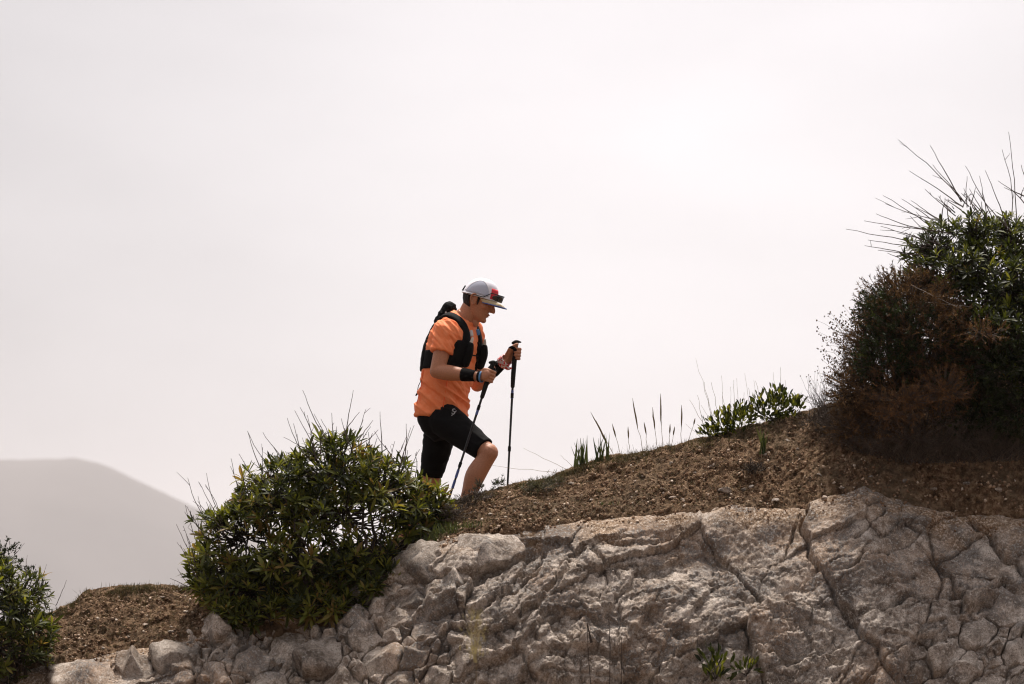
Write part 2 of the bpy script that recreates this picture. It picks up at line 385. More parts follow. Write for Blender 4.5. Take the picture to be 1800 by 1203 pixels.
soil = np.clip((1 - sstep(2, 75, GY - E)) * .95 + .9 * fbm(GX / 85, GY / 34, 4, 301) - .12, 0, 1) * (1 - sstep(60, 130, GY - E))
soil = np.maximum(soil, .55 * np.clip(fbm(GX / 120, GY / 70, 4, 311) - .38, 0, 1))
at_ = rock_me.attributes.new('soil', 'FLOAT', 'POINT'); at_.data.foreach_set('value', soil.ravel().astype(np.float32))
rock_face = tag(link('rock_face', rock_me, M_rock), kind='structure')
rock_bvh = BVHTree.FromPolygons([tuple(v) for v in RV.reshape(-1, 3)[:, :].tolist()], grid_faces(*GX.shape, True).tolist())

# dirt bank, path behind the crest and the far side of the ridge
PATH = np.array([(-900,1290),(0,1170),(350,1070),(600,1015),(700,992),(800,942),(890,908),(1000,880),(1200,820),(1500,745),(1800,655),(2700,560)], float)
def path_py(px): return np.interp(px, PATH[:, 0], PATH[:, 1])
gx2 = cols_axis()
sd = np.concatenate([np.linspace(-0.25, 0, 8, endpoint=False), np.linspace(0, 1, 90)])
GX2, S2 = np.meshgrid(gx2, sd)
X2 = GX2 / 300
e2 = edge(GX2) + 9 * fbm(GX2 / 70, GX2 * 0 + 7, 4, 14, .6); c2 = crest(GX2)
GY2 = e2 + (c2 - e2) * S2 - np.sin(np.clip(S2, 0, 1) * np.pi) * 4
DY = Y_EDGE + 0.03 + (0.0 - Y_EDGE) * np.sign(S2) * np.abs(S2) ** 1.15
T2 = DY * 1.0
d2 = 0.03 * fbm(X2 * 2.2, T2 * 2.5, 3, 111) + 0.020 * fbm(X2 * 7, T2 * 7, 4, 113) + 0.014 * fbm(X2 * 24, T2 * 24, 3, 117) + 0.008 * perlin(X2 * 75, T2 * 75, 119)
a_, b_, c_ = voronoi(X2 * 26, T2 * 26, 121); d2 += 0.012 * (0.5 - a_) * sstep(-.2, .3, fbm(X2 * 3, T2 * 3, 2, 123))
d2 *= np.clip(S2 * 6 + 0.8, 0.4, 1) * (1 - 0.5 * sstep(0.8, 1, S2))
d2 -= np.where(S2 < 0, -S2 * 0.16 + 2.4 * S2 ** 2 - .022 * np.clip(-S2 * 12, 0, 1) * fbm(X2 * 5, S2 * 6, 4, 139), 0)
DV = P(GX2, GY2, DY) + d2[..., None] * np.array([0, -0.45, 0.89])
top = DV[-1]                                           # the crest line; the back rows start here
pz = P(gx2, path_py(gx2), 0.55)[:, 2]
rows = [DV.reshape(len(sd), -1, 3)]
for yy, f in ((0.06, .12), (0.14, .4), (0.24, .85), (0.34, 1.0), (0.5, 1.0), (0.7, 1.0), (0.9, 1.0), (1.05, 1.0)):
    r = top.copy(); r[:, 1] = yy + 0 * r[:, 1]; r[:, 2] = top[:, 2] * (1 - f) + pz * f + 0.012 * fbm(gx2 / 40, gx2 * 0 + yy * 9, 3, 131); rows.append(r[None])
for yy, dz in ((1.3, -.12), (1.8, -.6), (3, -2.2), (7, -7), (20, -20), (60, -45), (140, -90), (300, -165)):
    r = top.copy(); r[:, 0] *= 1 + yy * 0.02; r[:, 1] = yy; r[:, 2] = pz + dz + 0.15 * min(yy, 10) * fbm(gx2 / 200, gx2 * 0 + yy, 2, 137); rows.append(r[None])
AV = np.concatenate(rows, 0)
gf = grid_faces(AV.shape[0], AV.shape[1])
ground = tag(mk('ground', AV.reshape(-1, 3), gf, M_dirt), kind='structure')
dirt_bvh = BVHTree.FromPolygons(AV.reshape(-1, 3).tolist(), gf.tolist())

CAMV = Vector((0, CAM_Y, 0))
def hit(px, py, which='both'):
    """first point of the ridge that the pixel shows, with its normal"""
    d = (PV(px, py, 0) - CAMV).normalized(); best = None
    for nm, b in (('rock', rock_bvh), ('dirt', dirt_bvh)):
        if which not in ('both', nm): continue
        p, n, i, dist = b.ray_cast(CAMV, d)
        if p is not None and (best is None or dist < best[2]): best = (p, n if n.z > -0.2 else -n, dist, nm)
    return best
def drop(x, y):
    """ground height under a world point"""
    z = -9
    for b in (rock_bvh, dirt_bvh):
        p, n, i, dist = b.ray_cast(Vector((x, y, 20)), Vector((0, 0, -1)))
        if p is not None: z = max(z, p.z)
    return z

# foreground ground by the photographer and the valley floor far below
def sheet(name, x0, x1, y0, y1, z, n, amp, mat, seed):
    xs = np.linspace(x0, x1, n); ys = np.linspace(y0, y1, n); A, B = np.meshgrid(xs, ys)
    Z = z + amp * fbm(A / (x1 - x0) * 12, B / (y1 - y0) * 12, 4, seed)
    return tag(mk(name, np.stack([A, B, Z], -1).reshape(-1, 3), grid_faces(n, n), mat), kind='structure')
sheet('track', -60, 60, -60, -1.55, -1.62, 60, 0.05, M_dirt, 3)
M_valley = plain('valley_scrub', (0.06, 0.052, 0.05), 0.95, var=0.6, bscale=0.004)
sheet('valley', -11500, 11500, -900, 11500, -152, 90, 8, M_valley, 5)

# hills fading into the haze
def hill(name, Y, prof, depth, seed, fold=0.25):
    pr = np.array(prof, float); xs = np.linspace(pr[0, 0], pr[-1, 0], 420)
    h = np.interp(xs, pr[:, 0], pr[:, 1]); k = np.ones(9) / 9
    h = np.convolve(np.pad(h, 4, mode='edge'), k, 'valid')
    h = h + 2.2 * fbm(xs / 60, xs * 0, 4, seed + 3); crestp = P(xs, h, Y); n = 26; V = []
    for j in range(n):
        t = j / (n - 1) * 2 - 1
        pr_ = np.cos(t * np.pi / 2) ** 1.2
        x = crestp[:, 0] * (1 + t * depth / Y * 0.4); z = -164 + (crestp[:, 2] + 164) * pr_
        z = z + (1 - pr_) * pr_ * 4 * fold * 60 * fbm(x / 600.0, x * 0 + t * 2.2, 4, seed) 
        V.append(np.stack([x, Y + t * depth + 0 * x, z], -1))
    V = np.array(V)
    return tag(mk(name, V.reshape(-1, 3), grid_faces(n, len(xs)), M_valley), kind='structure')
hill('hill', 8000, [(-2600,1010),(-1900,930),(-1300,850),(-900,778),(-600,790),(-350,812),(-150,806),(0,810),(80,808),(155,806),(200,822),(250,850),(300,872),(345,890),(420,930),(520,985),(640,1040),(900,1100),(1300,1180)], 1600, 7)

# ------------------------------------------------------------------ broken stones wedged in the rock face, one object each
def clip_cell(poly, a, b, wa=0.0, wb=0.0):
    """keep the part of poly nearer to a than to b (additively weighted by moving the bisector)"""
    dx, dy = b[0] - a[0], b[1] - a[1]; L = math.hypot(dx, dy)
    f = 0.5 + (wa - wb) / (2 * L); f = min(max(f, 0.12), 0.88)
    mx, my = a[0] + dx * f, a[1] + dy * f
    out = []; n = len(poly)
    for i in range(n):
        p, q = poly[i], poly[(i + 1) % n]
        sp = (p[0] - mx) * dx + (p[1] - my) * dy; sq = (q[0] - mx) * dx + (q[1] - my) * dy
        if sp <= 0: out.append(p)
        if sp * sq < 0:
            t = sp / (sp - sq); out.append((p[0] + t * (q[0] - p[0]), p[1] + t * (q[1] - p[1])))
    return out
def stone_mesh(poly, H, seed, ysurf, gap=2.0, nb=34):
    """a chiselled block filling one cell: flat faces, worn edges"""
    r_ = random.Random(seed)
    cx = sum(p[0] for p in poly) / len(poly); cyy = sum(p[1] for p in poly) / len(poly)
    ang = [math.atan2(p[1] - cyy, p[0] - cx) for p in poly]
    per = []; pts = np.array(poly + [poly[0]]); seg = np.hypot(*np.diff(pts, axis=0).T); cum = np.concatenate([[0], np.cumsum(seg)])
    for k in range(nb):
        d = cum[-1] * k / nb; per.append((np.interp(d, cum, pts[:, 0]), np.interp(d, cum, pts[:, 1])))
    per = np.array(per)
    rel = per - (cx, cyy); rad = np.hypot(*rel.T)
    jit = 1 + 0.16 * np.array([mnoise.noise((p[0] * .09, p[1] * .09, seed * 1.7)) for p in per])
    rel = rel * (jit * np.clip(1 - gap / np.maximum(rad, 4), .5, 1))[:, None]
    planes = []
    size = float(np.mean(rad))
    for k in range(r_.randint(5, 8)):
        a = r_.uniform(0, 6.283); sl = r_.uniform(0.25, 1.5) * H / size * 1.2
        planes.append((math.cos(a) * sl, math.sin(a) * sl, H * r_.uniform(0.7, 1.25)))
    rings = (1.0, 0.985, 0.955, 0.88, 0.74, 0.56, 0.37, 0.18)
    lift = (-0.09, 0.35, 0.78, .96, 1, 1, 1, 1)
    V = []; F = []
    for rr, lf in zip(rings, lift):
        for (x, y) in rel:
            qx, qy = x * rr, y * rr
            h = max(.1 * H, min(H * 1.1, *[p[0] * qx + p[1] * qy + p[2] for p in planes]))
            px, py = cx + qx, cyy + qy
            nz = mnoise.noise((px * .11, py * .11, seed)) * 0.008 + mnoise.noise((px * .3, py * .3, seed)) * 0.005
            hh = h * lf + nz if lf > 0 else lf
            V.append((px, py, hh))
    V.append((cx, cyy, min(H, *[p[2] for p in planes])))
    n = nb
    for k in range(len(rings) - 1):
        for i in range(n):
            j = (i + 1) % n; F.append((k * n + i, k * n + j, (k + 1) * n + j, (k + 1) * n + i))
    l = (len(rings) - 1) * n
    for i in range(n): F.append((l + i, l + (i + 1) % n, len(V) - 1))
    V = np.array(V); W = P(V[:, 0], V[:, 1], ysurf(V[:, 0], V[:, 1])) + V[:, 2:3] * N_ROCK
    return W, F
M_stones = [M_rock, rock_material('rock_pale', 1.12), rock_material('rock_dark', 0.72)]
def base_disp(px, py):
    X, T = np.asarray(px) / 300.0, np.asarray(py) / 300.0
    return 0.075 * fbm(X * 1.1, T * 1.3, 3, 21)
def stone_field(region, big, n_small, sep, H, seed0):
    ca, sa, sq = math.cos(R(-27)), math.sin(R(-27)), 1.55
    fwd = lambda x, y: (x * ca + y * sa, (-x * sa + y * ca) * sq)
    inv = lambda u, v: (u * ca - v / sq * sa, u * sa + v / sq * ca)
    seeds = [(x, y, w * .8) for x, y, w in big]
    xs = [p[0] for p in region]; ys = [p[1] for p in region]; tries = 0
    rr = random.Random(seed0)
    while len(seeds) < len(big) + n_small and tries < 7000:
        tries += 1
        x, y = rr.uniform(min(xs), max(xs)), rr.uniform(min(ys), max(ys))
        if not in_poly(np.array([x]), np.array([y]), region)[0]: continue
        if any(math.hypot(x - a, y - b) < sep * rr.uniform(.75, 1.4) + w * 0.95 for a, b, w in seeds): continue
        seeds.append((x, y, 0 if rr.random() < .6 else rr.uniform(0, 6)))
    k = 0
    raw = seeds; seeds = [(*fwd(x, y), w) for x, y, w in seeds]
    for i, a in enumerate(seeds):
        R0 = max(46, a[2] * 2.2)
        poly = [(a[0] + R0 * math.cos(t), a[1] + R0 * math.sin(t)) for t in np.linspace(0, 6.283, 20, endpoint=False)]
        for j, b in enumerate(seeds):
            if j != i and math.hypot(a[0] - b[0], a[1] - b[1]) < 2 * R0 + b[2]:
                poly = clip_cell(poly, a, b, a[2], b[2])
                if len(poly) < 3: break
        if len(poly) < 3 or raw[i][1] > 1240: continue
        k += 1; poly = [inv(u, v) for u, v in poly]; a = raw[i]
        ar = abs(sum(poly[q][0] * poly[(q + 1) % len(poly)][1] - poly[(q + 1) % len(poly)][0] * poly[q][1] for q in range(len(poly)))) / 2
        sz = math.sqrt(ar)
        if sz < 6: continue
        hh = H * (0.55 + sz / 90.0) * rr.uniform(0.75, 1.25)
        off = -0.055 + rr.uniform(-0.02, 0.02)
        W, F = stone_mesh(poly, hh, seed0 + i, lambda u, v: rockY(u, v), gap=0.9 + 0.012 * sz)
        W = W + ((base_disp(a[0], a[1]) + off)) * N_ROCK
        m = M_stones[0 if rr.random() < .55 else (1 if rr.random() < .6 else 2)]
        mk('stone', W, F, m, rock_face)
BIG = [(505,1118,42),(560,1150,48),(640,1110,34),(672,1150,40),(730,1145,26),(440,1155,34),(470,1195,36),(600,1200,36),(395,1110,22),(375,1175,24),
       (620,1075,24),(700,1075,26),(722,1040,24),(690,1110,16),(540,1085,16),(765,1185,30),(700,1195,28),(742,1098,18),(715,1000,20),(663,1052,15)]
stone_field(STONE_REGION, BIG, 190, 9, 0.062, 500)
BIG2 = [(1720,1100,30),(1775,1060,34),(1790,1130,26),(1660,1150,24),(1700,1165,24),(1610,1175,24),(1740,1190,26),(1640,1200,20),(1810,1200,26),(1560,1200,20)]
stone_field(STONE_REGION2, BIG2, 60, 10, 0.05, 900)
# two dark boulders under the dirt at the left and a few blocks lying free
def free_stone(poly, H, seed, mat, parent, off=0.0, ys=None):
    W, F = stone_mesh(poly, H, seed, ys or (lambda u, v: rockY(u, v)), gap=0.5, nb=36)
    mk('stone', W + off * N_ROCK, F, mat, parent)
free_stone([(205,1148),(232,1140),(262,1158),(274,1188),(252,1204),(218,1198),(203,1172)], .13, 31, M_stones[2], rock_face, 0.0)
free_stone([(258,1140),(300,1128),(348,1126),(352,1146),(338,1176),(318,1196),(284,1192),(266,1170)], .12, 32, M_stones[2], rock_face, -0.01)
free_stone([(80,1172),(140,1160),(196,1166),(202,1190),(190,1230),(90,1230)], .07, 33, M_stones[0], rock_face, 0.0)
free_stone([(700,975),(735,955),(790,950),(806,972),(790,1002),(752,1022),(716,1008),(700,992)], .09, 34, M_stones[2], rock_face, -0.01)
free_stone([(800,945),(850,935),(905,940),(925,962),(900,980),(840,998),(806,985)], .07, 35, M_stones[0], rock_face, -0.01)
free_stone([(352,1112),(364,1086),(382,1074),(400,1084),(410,1106),(380,1122)], .09, 36, M_stones[1], rock_face, 0.0)
free_stone([(770,1020),(805,1005),(828,1012),(812,1036),(778,1046)], .07, 37, M_stones[0], rock_face, 0.0)
# ------------------------------------------------------------------ loose pebbles, ground cover
def soup_init(): return {'v': [], 'f': [], 't': [], 'n': 0}
def soup_add(S, v, f, tint):
    S['v'].append(np.asarray(v, np.float32)); S['f'].append(np.asarray(f, np.int64) + S['n']); S['t'].append(np.full(len(v), tint, np.float32)); S['n'] += len(v)
def soup_obj(S, name, mat, parent=None, smooth=True):
    v = np.concatenate(S['v']); me = mesh_data(name, v, np.concatenate(S['f']), smooth)
    a = me.attributes.new('tint', 'FLOAT', 'POINT'); a.data.foreach_set('value', np.concatenate(S['t']))
    return link(name, me, mat, parent)
ICO_V = np.array([(0,0,1),(.894,0,.447),(.276,.851,.447),(-.724,.526,.447),(-.724,-.526,.447),(.276,-.851,.447),(.724,.526,-.447),(-.276,.851,-.447),(-.894,0,-.447),(-.276,-.851,-.447),(.724,-.526,-.447),(0,0,-1)])
ICO_F = np.array([(0,1,2),(0,2,3),(0,3,4),(0,4,5),(0,5,1),(1,6,2),(2,7,3),(3,8,4),(4,9,5),(5,10,1),(6,7,2),(7,8,3),(8,9,4),(9,10,5),(10,6,1),(11,7,6),(11,8,7),(11,9,8),(11,10,9),(11,6,10)])
def rot_rand():
    q = rng.normal(size=4); q /= np.linalg.norm(q); w, x, y, z = q
    return np.array([[1-2*(y*y+z*z),2*(x*y-z*w),2*(x*z+y*w)],[2*(x*y+z*w),1-2*(x*x+z*z),2*(y*z-x*w)],[2*(x*z-y*w),2*(y*z+x*w),1-2*(x*x+y*y)]])
S = soup_init(); NP = 17000
PX_ = rng.uniform(90, 1800, NP); PY_ = crest(PX_) + (edge(PX_) - crest(PX_)) * rng.random(NP) ** 0.9 * 1.12 + 2
OK_ = (fbm(PX_ / 55., PY_ / 40., 3, 211) > rng.normal(size=NP) * .45 - .3) & ~((PX_ > 370) & (PX_ < 690) & (rng.random(NP) < .6))
for px, py in zip(PX_[OK_], PY_[OK_]):
    h = hit(px, py)
    if h is None or (h[3] != 'dirt' and rng.random() < .5): continue
    sz = 0.0051 * math.exp(rng.normal() * 0.5)
    if rng.random() < 0.05: sz *= 1.6
    sz = min(sz, .0125)
    sc3 = np.array([1, rng.uniform(.6, 1), rng.uniform(.4, .8)]) * sz
    v = (ICO_V * (1 + rng.uniform(-.42, .3, (12, 1))) * sc3) @ rot_rand().T + np.array(h[0]) + np.array(h[1]) * sz * .22
    soup_add(S, v, ICO_F, min(1, rng.beta(1.1, 1.9) + (0.2 if sz > .010 else 0)))
peb = tag(soup_obj(S, 'pebbles', M_pebble, ground, False), kind='stuff')

def lump(h, w, hh, seed, mat, parent):
    """a single stone lying half sunk in the dirt"""
    import bmesh
    bm = bmesh.new(); bmesh.ops.create_icosphere(bm, subdivisions=2, radius=1)
    r_ = random.Random(seed)
    cuts = [(Vector((r_.gauss(0, 1), r_.gauss(0, 1), r_.gauss(0, 1))).normalized(), r_.uniform(.42, .75)) for _ in range(9)]
    for v in bm.verts:
        for n, d in cuts:
            e = v.co.dot(n) - d
            if e > 0: v.co -= n * e
        v.co *= 1 + 0.08 * mnoise.noise(v.co * 2.5 + Vector((seed, 0, 0)))
        v.co = Vector((v.co.x * w, v.co.y * w * .8, v.co.z * hh * .8)) + h[0] + Vector(h[1]) * hh * .12
    me = bpy.data.meshes.new('stone'); bm.to_mesh(me); bm.free()
    return link('stone', me, mat, parent)
for i, (px, py, w, hh) in enumerate([(1275,863,13,8),(1182,876,8,5),(1200,878,7,4),(1308,862,7,6),(1322,856,6,5),(1165,860,5,4),(1250,820,5,4),(1222,832,4,3),(1345,800,5,4),(1384,775,5,4),(1402,790,5,4),
        (1005,850,7,5),(1082,845,5,4),(940,885,5,3),(1040,880,5,4),(1130,838,4,3),(1480,858,6,4),(1440,835,6,4),(1640,860,8,5),(1700,850,8,6),(1755,862,9,6),(1590,846,6,5),(1530,838,5,4),
        (258,1098,9,4),(330,1075,6,3),(180,1140,6,4),(225,1120,5,3),(300,1110,6,4),(285,1050,5,3),(1450,875,10,5),(1365,880,11,5),(860,905,6,4),(905,900,4,3),(1180,815,5,4),(560,1068,8,7),(525,1078,9,8),(492,1082,6,5)]):
    h = hit(px, py)
    if h: lump(h, w / 300, hh / 300, i + 3, M_stones[1 if i % 3 else 0], ground)

def blade(p, d, L, w, bend=0.25, n=4):
    """narrow bent blade as a strip; p base, d direction"""
    d = np.asarray(d, float); d /= np.linalg.norm(d)
    sd = np.cross(d, rng.normal(size=3)); sd /= np.linalg.norm(sd); up = np.cross(sd, d)
    t = np.linspace(0, 1, n); c = np.asarray(p)[None] + d[None] * (t * L)[:, None] + (up * bend * L)[None] * (t ** 2)[:, None]
    ww = (w * (1 - t ** 1.6) + w * .08)[:, None] * 0.5
    v = np.concatenate([c - sd * ww, c + sd * ww]); f = [(i, i + 1, n + i + 1, n + i) for i in range(n - 1)]
    return v, f
def blades(p, d, L, w, bend, n=3):
    """many narrow blades at once: arrays in, one soup piece out"""
    p = np.asarray(p, float); N = len(p); d = d / np.linalg.norm(d, axis=1)[:, None]
    sd = np.cross(d, rng.normal(size=(N, 3))); sd /= np.linalg.norm(sd, axis=1)[:, None]; up = np.cross(sd, d)
    t = np.linspace(0, 1, n)[None, :, None]; L = np.asarray(L)[:, None, None]; bend = np.asarray(bend)[:, None, None]
    c = p[:, None] + d[:, None] * t * L + up[:, None] * bend * L * t ** 2
    ww = np.asarray(w).reshape(-1, 1, 1) * (1.05 - t ** 1.6) * .5
    v = np.concatenate([c - sd[:, None] * ww, c + sd[:, None] * ww], 1).reshape(-1, 3)
    q = np.array([(i, i + 1, n + i + 1, n + i) for i in range(n - 1)])
    return v, (q[None] + (np.arange(N) * 2 * n)[:, None, None]).reshape(-1, 4)
S = soup_init(); bp_, bd_, bL_, bt_ = [], [], [], []
NG = 16000
PX_ = rng.uniform(95, 1560, NG); NE_ = rng.random(NG) < .62; Q_ = np.where(NE_, np.abs(rng.normal(size=NG)) * .07, rng.random(NG) ** 1.5)
OK_ = (Q_ <= 1) & (rng.random(NG) < .5 + 1.3 * fbm(PX_ / 70., Q_ * 4, 3, 201) + .35 * NE_)
for px, q, near in zip(PX_[OK_], Q_[OK_], NE_[OK_]):
    c0, e0 = crest(px), edge(px); h = hit(px, c0 + (e0 - c0) * q + 3)
    if h is None or h[3] != 'dirt': continue
    L = rng.uniform(.010, .030) * (1.25 if near else 0.8)
    for _ in range(2):
        bd_.append(np.array(h[1]) * .8 + np.array([0, 0, .7]) + rng.normal(size=3) * .65); bL_.append(L)
        bp_.append(np.array(h[0]) + rng.normal(size=3) * .008 - np.array([0, 0, .004])); bt_.append(np.clip(rng.normal(.5, .28), 0, 1))
v, f = blades(np.array(bp_), np.array(bd_), np.array(bL_), np.full(len(bp_), .0024), rng.uniform(-.4, .4, len(bp_)), 3)
soup_add(S, v, f, 0); S['t'][-1] = np.repeat(np.array(bt_, np.float32), 6)
lp_, ld_, lt_ = [], [], []
for i in range(7000):                                   # straw litter lying on the dirt
    px = rng.uniform(95, 1800); c0, e0 = crest(px), edge(px); h = hit(px, c0 + (e0 - c0) * rng.random() + 2)
    if h is None or h[3] != 'dirt' or rng.random() < .35: continue
    nn = np.array(h[1]); d = np.cross(nn, rng.normal(size=3)) + nn * .12; lp_.append(np.array(h[0]) + nn * .004); ld_.append(d); lt_.append(rng.uniform(.35, 1))
v, f = blades(np.array(lp_), np.array(ld_), rng.uniform(.012, .04, len(lp_)), np.full(len(lp_), .0028), rng.uniform(-.3, .3, len(lp_)), 3)
soup_add(S, v, f, 0); S['t'][-1] = np.repeat(np.array(lt_, np.float32), 6)
tag(soup_obj(S, 'ground_cover', M_cover), kind='stuff', label='short dry grass and moss growing over the dirt bank', cat='ground cover')

# ------------------------------------------------------------------ shrubs
def leaf_shape(fold=0.25, curl=0.2, wide=0.12, n=5):
    """one leaf along +Y, a unit long, folded at the midrib"""
    V = []
    for i in range(n):
        t = i / (n - 1); w = wide * (math.sin(math.pi * min(1, t * .93 + .04)) ** 0.8) * (0.55 + 0.75 * t) if 0 < i < n - 1 else wide * .07
        z = -curl * t * t
        V += [(-w, t, z + fold * w), (0, t, z), (w, t, z + fold * w)]
    F = []
    for i in range(n - 1):
        a = i * 3; F += [(a, a + 1, a + 4, a + 3), (a + 1, a + 2, a + 5, a + 4)]
    return np.array(V), np.array(F)
LEAVES = [leaf_shape(.5, .05, .115), leaf_shape(.35, .2, .125), leaf_shape(.6, -.1, .105), leaf_shape(.3, .35, .12)]
LEAF_ME = []
for v, f in LEAVES:
    me = mesh_data('leaf', v, f); me.materials.append(M_leaf_o); LEAF_ME.append(me)
def frame(d, roll=0.0):
    d = np.asarray(d, float); d = d / np.linalg.norm(d)
    a = np.array([0, 0, 1.0]) if abs(d[2]) < .95 else np.array([1.0, 0, 0])
    x = np.cross(d, a); x /= np.linalg.norm(x); z = np.cross(x, d)
    c, s_ = math.cos(roll), math.sin(roll)
    return np.stack([x * c + z * s_, d, -x * s_ + z * c], 1)
def tube(pts, r0, r1, sides=5):
    pts = np.asarray(pts, float); n = len(pts)
    tg = np.gradient(pts, axis=0) + 1e-9; tg /= np.linalg.norm(tg, axis=1)[:, None]
    ref = np.eye(3)[np.argmin(np.abs(pts[-1] - pts[0]))]
    x = np.cross(tg, ref); x /= np.linalg.norm(x, axis=1)[:, None] + 1e-9; z = np.cross(x, tg)
    a = np.linspace(0, 2 * np.pi, sides, endpoint=False); r = np.linspace(r0, r1, n)[:, None, None]
    V = (pts[:, None] + r * (x[:, None] * np.cos(a)[None, :, None] + z[:, None] * np.sin(a)[None, :, None])).reshape(-1, 3)
    return V, tube_faces(n, sides)
_TF = {}
def tube_faces(n, sides):
    if (n, sides) not in _TF:
        _TF[n, sides] = np.array([(i * sides + k, i * sides + (k + 1) % sides, (i + 1) * sides + (k + 1) % sides, (i + 1) * sides + k) for i in range(n - 1) for k in range(sides)])
    return _TF[n, sides]
def curve(a, b, n=6, wob=0.06, sag=0.0):
    a = np.asarray(a, float); b = np.asarray(b, float); t = np.linspace(0, 1, n)[:, None]; L = np.linalg.norm(b - a)
    w = rng.normal(size=(n, 3)) * wob * L * 0.5; w[0] = 0; w[-1] = 0
    p = a + (b - a) * t + w * 0.6; p[:, 2] += sag * L * np.sin(t[:, 0] * np.pi)
    return p
def place(me, name, pos, Fm, s_, parent):
    o = bpy.data.objects.new(name, me); col.objects.link(o)
    M = Matrix(((*(Fm[0] * s_), pos[0]), (*(Fm[1] * s_), pos[1]), (*(Fm[2] * s_), pos[2]), (0, 0, 0, 1)))
    adopt(o, parent); o.matrix_basis = M
    return o
def dead_twigs(parent, segs, Y, rad=0.0032, spread=0.25, mat=None):
    """bare old stems standing out of a shrub, one mesh each: (x0, y0, x1, y1) in the picture at depth about Y"""
    segs = list(segs) + [(a + rng.normal() * 12, b + rng.normal() * 6, c + (a - c) * .25 + rng.normal() * 16, d + (b - d) * rng.uniform(.1, .5) + rng.normal() * 6) for a, b, c, d in segs if len(segs) > 6]
    for (x0, y0, x1, y1) in segs:
        d0 = Y + rng.uniform(-spread, spread); a = P(x0, y0, d0); b = P(x1, y1, d0 + rng.uniform(-.12, .12))
        L = np.linalg.norm(b - a); p = curve(a, b, 9, 0.016); p = p + np.outer(np.sin(np.linspace(0, np.pi, 9)), rng.normal(size=3) * np.array([1, 1, .3])) * L * .035
        v, f = tube(p, rad * rng.uniform(.85, 1.2), rad * .38, 5); V = [v]; Fs = [f]; n = len(v)
        for k in range(rng.integers(0, 3)):
            i = rng.integers(3, 8); dd = (p[i] - p[i - 1]); dd /= np.linalg.norm(dd)
            e = p[i] + (dd + rng.normal(size=3) * .45) * L * rng.uniform(.05, .16)
            v, f = tube(curve(p[i], e, 4, .05), rad * .5, rad * .25, 4); V.append(v); Fs.append(f + n); n += len(v)
        mk('dead_twig', np.concatenate(V), np.concatenate(Fs), mat or M_twig, parent)
def lobe_points(lobes, n, thin=None, shell=0.35):
    """points spread through the outer shell of a set of ellipsoid lobes (cx, cy, rx, rz px, Y, ry m)"""
    C = [P(l[0], l[1], l[4]) for l in lobes]; Rr = [np.array([l[2] / 295, l[5], l[3] / 295]) for l in lobes]
    wts = np.array([r[0] * r[2] + r[0] * r[1] for r in Rr]); wts /= wts.sum(); out = []; tries = 0
    while len(out) < n and tries < n * 60:
        tries += 1
        k = rng.choice(len(lobes), p=wts); d = rng.normal(size=3); d /= np.linalg.norm(d)
        if d[2] < -0.55 and rng.random() < .6: continue
        rr = 1 - shell * rng.random() ** 1.6 + rng.normal() * .06 + (rng.uniform(.05, .22) if rng.random() < .06 else 0)
        p = C[k] + d * rr * Rr[k]
        if any(np.sum(((p - C[j]) / Rr[j]) ** 2) < 0.50 for j in range(len(lobes)) if j != k): continue
        if p[2] < drop(p[0], p[1]) + 0.01: continue
        if thin is not None and rng.random() < thin(p): continue
        nrm = d / Rr[k]; nrm /= np.linalg.norm(nrm)
        out.append((p, nrm, C[k]))
    return out
def pix(p):
    """picture position of a world point"""
    q = np.asarray(p, float) - np.array([0, CAM_Y, 0]); dep = q[1] * cP + q[2] * sP; up = -q[1] * sP + q[2] * cP
    return 900 + q[0] / dep * FPX, 601.5 - up / dep * FPX
